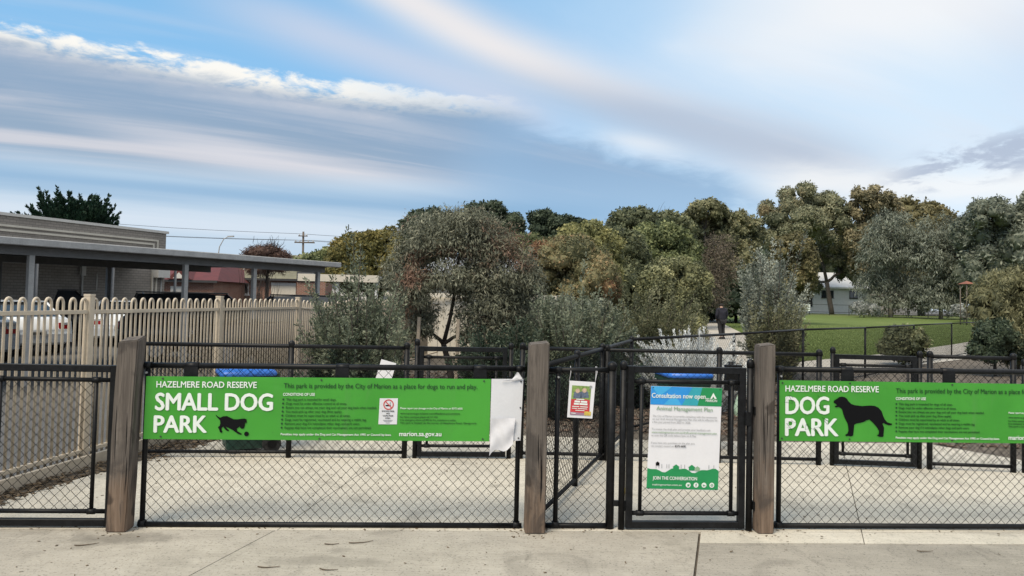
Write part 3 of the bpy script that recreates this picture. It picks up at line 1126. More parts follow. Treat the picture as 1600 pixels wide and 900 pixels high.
def flat(parent, pts, mat, off, name, frame=P):
    """flat printed shape on the front frame from (s,z) points"""
    from mathutils.geometry import tessellate_polygon
    o0 = org(parent)
    tri = tessellate_polygon([[Vector((a_, b_, 0)) for a_, b_ in pts]])
    tri = [t_ if (pts[t_[1]][0] - pts[t_[0]][0]) * (pts[t_[2]][1] - pts[t_[0]][1]) - (pts[t_[1]][1] - pts[t_[0]][1]) * (pts[t_[2]][0] - pts[t_[0]][0]) > 0 else t_[::-1] for t_ in tri]
    me = bpy.data.meshes.new(name)
    me.from_pydata([frame(s, off, z) - o0 for s, z in pts], [], tri)
    me.materials.append(MATS[mat])
    o = bpy.data.objects.new(name, me)
    COL.objects.link(o)
    o.parent = parent
    ORG[o.name] = o0
    return o


def board(parent, pts, off, th, mat, name='board', frame=P):
    n = len(pts)
    m = MB()
    m.add([frame(s, off, z) for s, z in pts] + [frame(s, off + th, z) for s, z in pts], [tuple(range(n))[::-1], tuple(range(n, 2 * n))] + [(i, (i + 1) % n, (i + 1) % n + n, i + n) for i in range(n)])
    return m.build(name, mat, parent)


def circ(c, r, n=20): return [(c[0] + r * math.cos(2 * math.pi * k / n), c[1] + r * math.sin(2 * math.pi * k / n)) for k in range(n)]


def ring(parent, c, r0, r1, mat, off, name, n=24):
    m = MB()
    a, b = circ(c, r0, n), circ(c, r1, n)
    m.add([P(s, off, z) for s, z in a + b], [(i, (i + 1) % n, (i + 1) % n + n, i + n) for i in range(n)])
    return m.build(name, mat, parent)


BIGDOG = [(2.435,0.982),(2.443,0.990),(2.461,1.000),(2.475,1.012),(2.497,1.017),(2.521,1.012),(2.537,1.001),(2.548,0.984),(2.570,0.963),(2.597,0.954),(2.655,0.948),(2.716,0.953),(2.752,0.951),(2.782,0.938),(2.807,0.911),(2.819,0.876),(2.832,0.850),(2.850,0.830),(2.874,0.822),(2.890,0.819),(2.884,0.809),(2.862,0.808),(2.838,0.815),(2.822,0.824),(2.813,0.818),(2.826,0.789),(2.824,0.759),(2.822,0.725),(2.814,0.719),(2.787,0.721),(2.771,0.730),(2.784,0.739),(2.787,0.765),(2.771,0.790),(2.753,0.811),(2.735,0.829),(2.712,0.848),(2.692,0.843),(2.668,0.830),(2.638,0.822),(2.613,0.818),(2.595,0.809),(2.592,0.780),(2.590,0.757),(2.587,0.728),(2.574,0.721),(2.554,0.723),(2.548,0.725),(2.530,0.722),(2.526,0.732),(2.542,0.741),(2.550,0.762),(2.547,0.797),(2.541,0.820),(2.522,0.853),(2.510,0.884),(2.500,0.919),(2.492,0.930),(2.474,0.939),(2.450,0.935),(2.442,0.945),(2.459,0.950),(2.455,0.959),(2.435,0.970)]
PUP = [(-2.095,0.823),(-2.075,0.808),(-2.061,0.801),(-2.042,0.811),(-2.014,0.813),(-1.995,0.804),(-1.966,0.791),(-1.938,0.791),(-1.914,0.795),(-1.891,0.797),(-1.877,0.792),(-1.875,0.770),(-1.880,0.760),(-1.885,0.774),(-1.889,0.746),(-1.893,0.728),(-1.907,0.724),(-1.919,0.731),(-1.924,0.741),(-1.934,0.731),(-1.943,0.726),(-1.940,0.709),(-1.921,0.697),(-1.906,0.688),(-1.913,0.682),(-1.932,0.688),(-1.954,0.702),(-1.973,0.716),(-1.992,0.725),(-2.011,0.735),(-2.021,0.739),(-2.011,0.725),(-1.996,0.714),(-2.001,0.706),(-2.015,0.711),(-2.030,0.725),(-2.038,0.739),(-2.049,0.729),(-2.050,0.715),(-2.041,0.701),(-2.048,0.694),(-2.059,0.698),(-2.065,0.715),(-2.075,0.734),(-2.063,0.744),(-2.059,0.763),(-2.062,0.782),(-2.075,0.796),(-2.090,0.812)]
RULES = ['This dog park is intended for %s.', 'Dogs must be under effective control at all times.', 'Ensure you can always see your dog and call your dog back when needed.', 'You must pick up after your dog (fines apply).', 'Children must be supervised by an adult at all times.', 'Dogs must be registered, vaccinated and be wearing a visible tag.', 'Remove your dog if it intimidates other dogs and park users.', 'Puppies that have not completed their vaccinations are not permitted.']
RIGHT = ['Please report any damage to the City of Marion on 8375 6600.', 'www.marion.sa.gov.au/about-council/feedback-and-comments', 'For Police assistance please call 131 444.', 'In an emergency phone call 000 for fire, ambulance or police.', 'This park is located on the corner of Hazelmere Road, Glengowrie.']
PROV = 'This park is provided by the City of Marion as a place for dogs to run and play.'
PEN = 'Penalties may apply under the Dog and Cat Management Act 1995 or Council by-laws.'


def screws(parent, pts, mat='dark_trim'):
    for (s, z) in pts:
        MB().tube([P(s, -.060, z), P(s, -.068, z)], .006, 8).build('screw', mat, parent, True)


# small dog park sign
sg = thing('park_sign', P(-1.36, -.05, .645), 'green sign reading SMALL DOG PARK with a black puppy chasing a ball', 'sign')
board(sg, [(-2.589, .644), (-.142, .653), (-.140, 1.105), (-2.585, 1.086)], -.062, .004, 'sign_green', 'green_board')
text(sg, 'HAZELMERE ROAD RESERVE', (-2.512, 1.0097), (-1.813, 1.0156), .0425, 'print_white', bold=.024)
text(sg, 'SMALL DOG', (-2.517, .8504), (-1.694, .8575), .117, 'print_white', bold=.034)
text(sg, 'PARK', (-2.5205, .6934), (-2.149, .6967), .115, 'print_white', bold=.034)
flat(sg, PUP, 'print_black', -.066, 'puppy_picture')
flat(sg, circ((-1.874, .6885), .0165), 'print_black', -.066, 'ball_picture')
text(sg, PROV, (-1.623, 1.0185), (-.2375, 1.0318), .0338, 'print_dark', bold=.004)
text(sg, 'CONDITIONS OF USE', (-1.627, .9634), (-1.4014, .9655), .0196, 'print_white', bold=.022)
ENDS = [-1.2492, -1.1727, -.9603, -1.2061, -1.1457, -1.031, -1.0763, -.9941]
for i, rl in enumerate(RULES):
    z = .9291 - i * .02872
    s0 = -1.6028 - .0008 * i
    text(sg, rl % 'small dogs' if '%' in rl else rl, (s0, z), (ENDS[i], z + .0105 * (ENDS[i] - s0)), .0158, 'print_dark', bold=.006)
    flat(sg, circ((s0 - .021, z + .008), .0072, 8), 'print_dark', -.066, 'bullet')
text(sg, PEN, (-1.6338, .6824), (-.8486, .6860), .0150, 'print_white', bold=.022)
for i, (z, r, c, mt, b) in enumerate([(.879, -.3396, .0135, 'print_white', .008), (.8428, -.359, .0115, 'print_dark', .01), (.8169, -.5176, .0110, 'print_dark', .01), (.7962, -.3868, .0110, 'print_dark', .01), (.7755, -.2354, .0110, 'print_dark', .01)]):
    text(sg, RIGHT[i], (-.7905, z), (r, z + .003), c, mt, bold=b)
text(sg, 'marion.sa.gov.au', (-.7934, .6858), (-.4893, .6880), .0325, 'print_white', bold=.022)
nf = board(sg, [(-.9447, .7677), (-.8117, .7690), (-.8095, .9559), (-.9397, .954)], -.065, .002, 'sign_white', 'smoke_free_notice')
ring(nf, (-.8754, .9101), .030, .0375, 'print_red', -.067, 'ban_ring')
flat(nf, [(-.9005, .931), (-.8955, .936), (-.850, .889), (-.855, .884)], 'print_red', -.0675, 'ban_bar')
flat(nf, [(-.897, .899), (-.860, .899), (-.860, .908), (-.897, .908)], 'print_black', -.067, 'cigarette')
flat(nf, [(-.868, .912), (-.862, .912), (-.860, .928), (-.866, .928)], 'print_grey', -.067, 'smoke_curl')
for i, (tx, w) in enumerate((('SMOKE-FREE', .044), ('AND', .013), ('VAPE-FREE', .038), ('AREA', .019))):
    z = .8585 - i * .0165
    text(nf, tx, (-.878 - w, z), (-.878 + w, z), .0095, 'print_black', -.067, .01)
for s0, s1, z in ((-.912, -.844, .796), (-.905, -.851, .788), (-.892, -.864, .777)): flat(nf, [(s0, z), (s1, z), (s1, z + .004), (s0, z + .004)], 'print_grey', -.067, 'print_line')
screws(sg, [(-2.47, 1.072), (-2.47, .663), (-1.36, 1.08), (-1.36, .66), (-.19, 1.09), (-.19, .67)])

# blank white board with torn paper beside it
wb = thing('blank_board', P(-.02, -.05, .65), 'blank white board at the right end of the small dog sign', 'board')
board(wb, [(-.138, .652), (.086, .662), (.097, 1.110), (-.136, 1.106)], -.062, .004, 'sign_white', 'panel')
screws(wb, [(.080, 1.09), (.080, .90), (.07, .68)])


def crumpled(name, label, s0, s1, z0, z1, amp, seed, shape):
    rng = np.random.default_rng(seed)
    n, m_ = 14, 16
    m = MB()
    vs, fs = [], []
    for j in range(m_):
        for i in range(n):
            a, b = i / (n - 1), j / (m_ - 1)
            s, z = shape(a, b)
            d = amp * (math.sin(a * 9 + b * 4 + seed) * .5 + math.sin(a * 4 - b * 7 + seed * 2) * .6 + math.sin((a + b) * 15) * .25 + abs(math.sin(a * 21 - b * 9)) * .35)
            vs.append(P(s, -.072 - amp * 1.4 + d, z))
    for j in range(m_ - 1):
        for i in range(n - 1):
            q = j * n + i
            fs.append((q, q + 1, q + n + 1, q + n))
    # underside 0.6 mm behind, so the sheet has thickness
    k = len(vs)
    vs2 = [v + FN * .0008 for v in vs]
    m.add(vs + vs2, fs + [tuple(x + k for x in q)[::-1] for q in fs])
    o = m.build(name, 'paper', None, True)
    return tag(o, label, 'paper')


def sh1(a, b):                              # b 0 bottom .. 1 top
    s = -.128 + a * .170 + (1 - b) * -.012
    top = .822 + .004 * a
    bot = .552 + .075 * a ** .8 + .02 * math.sin(a * 7)
    return s, bot + (top - bot) * b


crumpled('torn_paper', 'torn crumpled white paper hanging from the blank board', 0, 0, 0, 0, .0075, 3, sh1)


def sh2(a, b):
    s = -.065 + a * .135 + (b * .02)
    base = 1.092 + .01 * a
    h = .055 * math.exp(-((a - .72) / .20) ** 2) + .006
    return s, base + h * b


crumpled('torn_paper', 'small white paper scrap standing on the top edge of the blank board', 0, 0, 0, 0, .003, 5, sh2)

# dog park sign
sg = thing('park_sign', P(3.35, -.05, .68), 'green sign reading DOG PARK with a large black standing dog', 'sign')
board(sg, [(2.0225, .681), (4.62, .683), (4.62, 1.133), (2.0195, 1.131)], -.062, .004, 'sign_green', 'green_board')
text(sg, 'HAZELMERE ROAD RESERVE', (2.0617, 1.0486), (2.784, 1.0535), .044, 'print_white', bold=.024)
text(sg, 'DOG', (2.063, .8839), (2.402, .887), .124, 'print_white', bold=.034)
text(sg, 'PARK', (2.0614, .7218), (2.475, .7241), .125, 'print_white', bold=.034)
flat(sg, BIGDOG, 'print_black', -.066, 'dog_picture')
text(sg, PROV, (2.919, 1.0497), (4.36, 1.0590), .0352, 'print_dark', bold=.004)
text(sg, 'CONDITIONS OF USE', (2.916, .9981), (3.152, 1.0000), .0199, 'print_white', bold=.022)
ENDS = [3.363, 3.393, 3.613, 3.355, 3.420, 3.540, 3.495, 3.579]
for i, rl in enumerate(RULES):
    z = .9598 - i * .02924
    text(sg, rl % 'dogs of all sizes' if '%' in rl else rl, (2.9405, z), (ENDS[i], z + .001), .0160, 'print_dark', bold=.006)
    flat(sg, circ((2.922, z + .008), .0072, 8), 'print_dark', -.066, 'bullet')
text(sg, PEN, (2.9174, .7081), (3.7338, .7075), .0155, 'print_white', bold=.022)
for i, (z, w, c, mt, b) in enumerate([(.9067, .46, .0135, 'print_white', .008), (.872, .44, .0115, 'print_dark', .01), (.845, .28, .0110, 'print_dark', .01), (.825, .41, .0110, 'print_dark', .01), (.804, .56, .0110, 'print_dark', .01)]):
    text(sg, RIGHT[i], (3.8046, z), (3.8046 + w, z), c, mt, bold=b)
text(sg, 'marion.sa.gov.au', (3.8045, .7096), (4.11, .7090), .0325, 'print_white', bold=.022)
rgs = random.Random(12)
for (cx, cz) in ((2.09, .99), (2.11, .80), (2.33, 1.03), (2.35, .93), (2.38, .83), (2.24, .79), (2.30, .76)):
    pts_ = [(cx + .03 * math.sin(q * 2.1 + cx * 9) + rgs.uniform(-.012, .012), cz + .03 * math.cos(q * 1.7 + cz * 7) + rgs.uniform(-.012, .012)) for q in range(7)]
    up_ = [(s_ + .0016, z_ + .0014) for s_, z_ in pts_]
    m_ = MB()
    m_.add([P(s_, -.0685, z_) for s_, z_ in pts_ + up_], [(i, i + 1, i + 8, i + 7) for i in range(6)])
    m_.build('scribble', 'print_dark', sg)
screws(sg, [(2.04, 1.112), (2.04, .70), (2.56, 1.117), (2.56, .70), (3.36, 1.118), (3.36, .70)])

# consultation poster on the centre gate
PO = -.058
ps = thing('poster', P(1.30, -.055, .31), 'white, blue and green consultation poster tied to the centre gate', 'poster')
board(ps, [(1.0231, .318), (1.5611, .310), (1.5826, 1.065), (1.0465, 1.0732)], PO, .003, 'poster_white', 'sheet')
K = lambda u, w: (1.0465 + u * .5361 - (1 - w) * .0234, 1.0732 - u * .0082 - (1 - w) * .7552)   # u across, w up
flat(ps, [K(0, .82), K(.66, .82), K(.66, .999), K(0, .999)], 'poster_blue', PO - .002, 'blue_banner')
flat(ps, [K(.66, .82), K(1, .82), K(1, .999), K(.72, .999)], 'poster_green', PO - .0022, 'green_banner')
flat(ps, [K(.44, .82), K(.66, .82), K(.72, .999), K(.58, .999)], 'poster_teal', PO - .0032, 'banner_facet')
flat(ps, [K(.18, .82), K(.44, .82), K(.33, .93)], 'poster_sky', PO - .0034, 'banner_facet')
flat(ps, [K(.0, .999), K(.30, .999), K(.12, .9)], 'poster_sky', PO - .0034, 'banner_facet')
T1 = PO - .005
text(ps, 'Consultation now open...', (1.0514, .988), (1.485, .984), .034, 'print_white', T1, .022)
text(ps, 'MARION', (1.4575, .9625), (1.5435, .961), .0185, 'print_white', T1, .026)
flat(ps, [(1.515, 1.030), (1.491, .985), (1.505, .985), (1.515, 1.002), (1.525, .985), (1.541, .985)], 'print_white', T1, 'emblem')
text(ps, 'Animal Management Plan', (1.088, .8975), (1.5113, .8906), .028, 'print_sage', T1, .008)
for tx, s0, s1, z, b, mt in (('The City of Marion is currently consulting with the community', 1.0601, 1.5442, .847, 0, 'print_grey'), ('on our draft Animal Management Plan that will be effective for', 1.0588, 1.550, .825, 0, 'print_grey'), ('a five-year period from 2023 to 2028.', 1.0576, 1.3461, .803, 0, 'print_grey'),
                             ('To review the draft plan and provide your feedback visit', 1.0552, 1.4971, .7509, 0, 'print_grey'), ('www.makingmarion.com.au/draft-animal-management-plan', 1.0540, 1.545, .7285, .004, 'print_sage'), ('or scan the QR code before 5pm on 8 May.', 1.0532, 1.392, .7055, 0, 'print_grey'),
                             ('If you have any questions on the plan you', 1.0526, 1.3783, .6508, 0, 'print_grey'), ('can contact council on', 1.0515, 1.222, .628, 0, 'print_grey'), ('8375 6600.', 1.230, 1.315, .6265, .012, 'print_black')):
    text(ps, tx, (s0, z), (s1, z - .012 * (s1 - s0)), .0145, mt, T1, b)
hill = [K(0, .005), K(1, .005)] + [K(1 - q, .19 + .018 * math.sin(q * 14) + .01 * math.sin(q * 31)) for q in np.linspace(0, 1, 25)]
flat(ps, hill, 'poster_green', PO - .002, 'green_hill')
for u, w, k, mt in ((.40, .205, 1, 'poster_green'), (.62, .205, 1, 'poster_green'), (.70, .20, .8, 'print_sage'), (.14, .245, .6, 'print_black')):
    c = K(u, w)
    flat(ps, [(c[0] - .022 * k, c[1] - .012), (c[0] + .022 * k, c[1] - .012), (c[0] + .022 * k, c[1] + .010 * k), (c[0] + .028 * k, c[1] + .010 * k), (c[0], c[1] + .03 * k), (c[0] - .028 * k, c[1] + .010 * k), (c[0] - .022 * k, c[1] + .010 * k)], mt, PO - .003, 'house_picture')
for u in (.12, .16, .20, .27, .30, .47, .52, .86, .93):
    c = K(u, .215)
    flat(ps, [(c[0] - .002, c[1] - .008), (c[0] + .002, c[1] - .008), (c[0] + .002, c[1] + .022), (c[0] - .002, c[1] + .022)], 'print_grey', PO - .0025, 'line_picture')
text(ps, 'JOIN THE CONVERSATION', (1.0675, .3888), (1.4003, .3840), .0235, 'print_white', T1, .026)
text(ps, 'makingmarion.com.au', (1.0661, .3452), (1.2855, .3420), .0140, 'print_white', T1, .0)
for i, s in enumerate((1.3345, 1.3933, 1.4533, 1.5122)):
    c = (s, .3492)
    ic = flat(ps, circ(c, .0185), 'print_white', T1, 'icon')
    if i == 0: flat(ic, [(s - .011, .344), (s - .002, .347), (s - .010, .357), (s + .001, .353), (s + .005, .358), (s + .010, .354), (s + .006, .344), (s - .002, .340)], 'poster_green', T1 - .002, 'bird_mark')
    if i == 1: text(ic, 'f', (s - .005, .339), (s + .005, .339), .021, 'poster_green', T1 - .002, .04)
    if i == 2: text(ic, 'in', (s - .009, .3425), (s + .009, .3425), .014, 'poster_green', T1 - .002, .03)
    if i == 3:
        ring(ic, c, .0045, .007, 'poster_green', T1 - .002, 'camera_lens', 12)
        ring(ic, c, .0105, .0125, 'poster_green', T1 - .002, 'camera_outline', 4)
for u, w in ((.03, .985), (.97, .985), (.03, .008), (.97, .008)):
    MB().tube([P(*[K(u, w)[0]], PO - .004, K(u, w)[1]), P(K(u, w)[0], PO + .05, K(u, w)[1])], .005, 8).build('tie', 'dark_trim', ps, True)

# laminated flyer
fl_ = thing('flyer', P(.53, -.045, .83), 'small laminated flyer with a red block hanging on the narrow panel', 'flyer')
FO_ = -.046
board(fl_, [(.427, .8324), (.6142, .8254), (.6329, 1.0927), (.4405, 1.1014)], FO_, .0015, 'poster_white', 'sheet')
KF = lambda u, w: (.427 + u * .1872 + w * .016, .8324 - u * .0078 + w * .268)
flat(fl_, [KF(.10, .10), KF(.86, .10), KF(.86, .88), KF(.10, .88)], 'flyer_green', FO_ - .0015, 'photo')
flat(fl_, [KF(.10, .12), KF(.86, .12), KF(.84, .50), KF(.55, .53), KF(.10, .50)], 'flyer_red', FO_ - .003, 'red_block')
flat(fl_, [KF(.10, .08), KF(.90, .08), KF(.90, .14), KF(.10, .16)], 'flyer_mauve', FO_ - .0035, 'foot_strip')
flat(fl_, [KF(.66, .08), KF(.92, .08), KF(.92, .19), KF(.66, .19)], 'flyer_yellow', FO_ - .0045, 'foot_badge')
for u, w in ((.33, .74), (.60, .76)):
    c = KF(u, w)
    flat(fl_, [(c[0] - .032, c[1] - .055), (c[0] + .034, c[1] - .055), (c[0] + .026, c[1] - .008), (c[0] - .024, c[1] - .008)], 'flyer_blue', FO_ - .003, 'photo_figure')
    flat(fl_, circ(c, .017, 12), 'flyer_skin', FO_ - .004, 'photo_face')
def word_bar(u0, u1, w, h):
    flat(fl_, [KF(u0, w), KF(u1, w - .002), KF(u1, w + h - .002), KF(u0, w + h)], 'print_white', FO_ - .005, 'print_line')
for u0, u1, w, h in ((.30, .62, .50, .025), (.24, .46, .425, .05), (.49, .74, .425, .05), (.22, .42, .36, .05), (.44, .76, .36, .05), (.16, .44, .30, .022), (.48, .78, .30, .022), (.16, .36, .25, .018), (.39, .76, .25, .018), (.30, .66, .20, .018), (.14, .32, .115, .02)): word_bar(u0, u1, w, h)
text(fl_, 'P', KF(.80, .80), KF(.90, .80), .026, 'print_grey', FO_ - .003, .04)
for s, s1 in ((.437, .452), (.63, .64), (.63, .648)):
    MB().tube([P(s, FO_, 1.09), P(s1, -.024, 1.165), P(s1, 0, 1.204)], .0018, 5).build('string', 'paper', fl_, True)

# sheet of paper tied to the second fence line
ln = Line((-3.70, 7.60), (-1.054, 7.83))
m = MB()
cpt = lambda a, b: ln.p(2.42 + a * .97 + b * .26, -.035, .92 + b * .97 - a * .26)
q = [cpt(-.08, -.11), cpt(.08, -.11), cpt(.08, .10), cpt(-.08, .10)]
m.add(q + [p + ln.n * .002 for p in q], [(3, 2, 1, 0), (4, 5, 6, 7), (0, 1, 5, 4), (1, 2, 6, 5), (2, 3, 7, 6), (3, 0, 4, 7)])
tag(m.build('notice', 'poster_white'), 'tilted pale notice tied to the fence behind the small dog sign', 'notice')

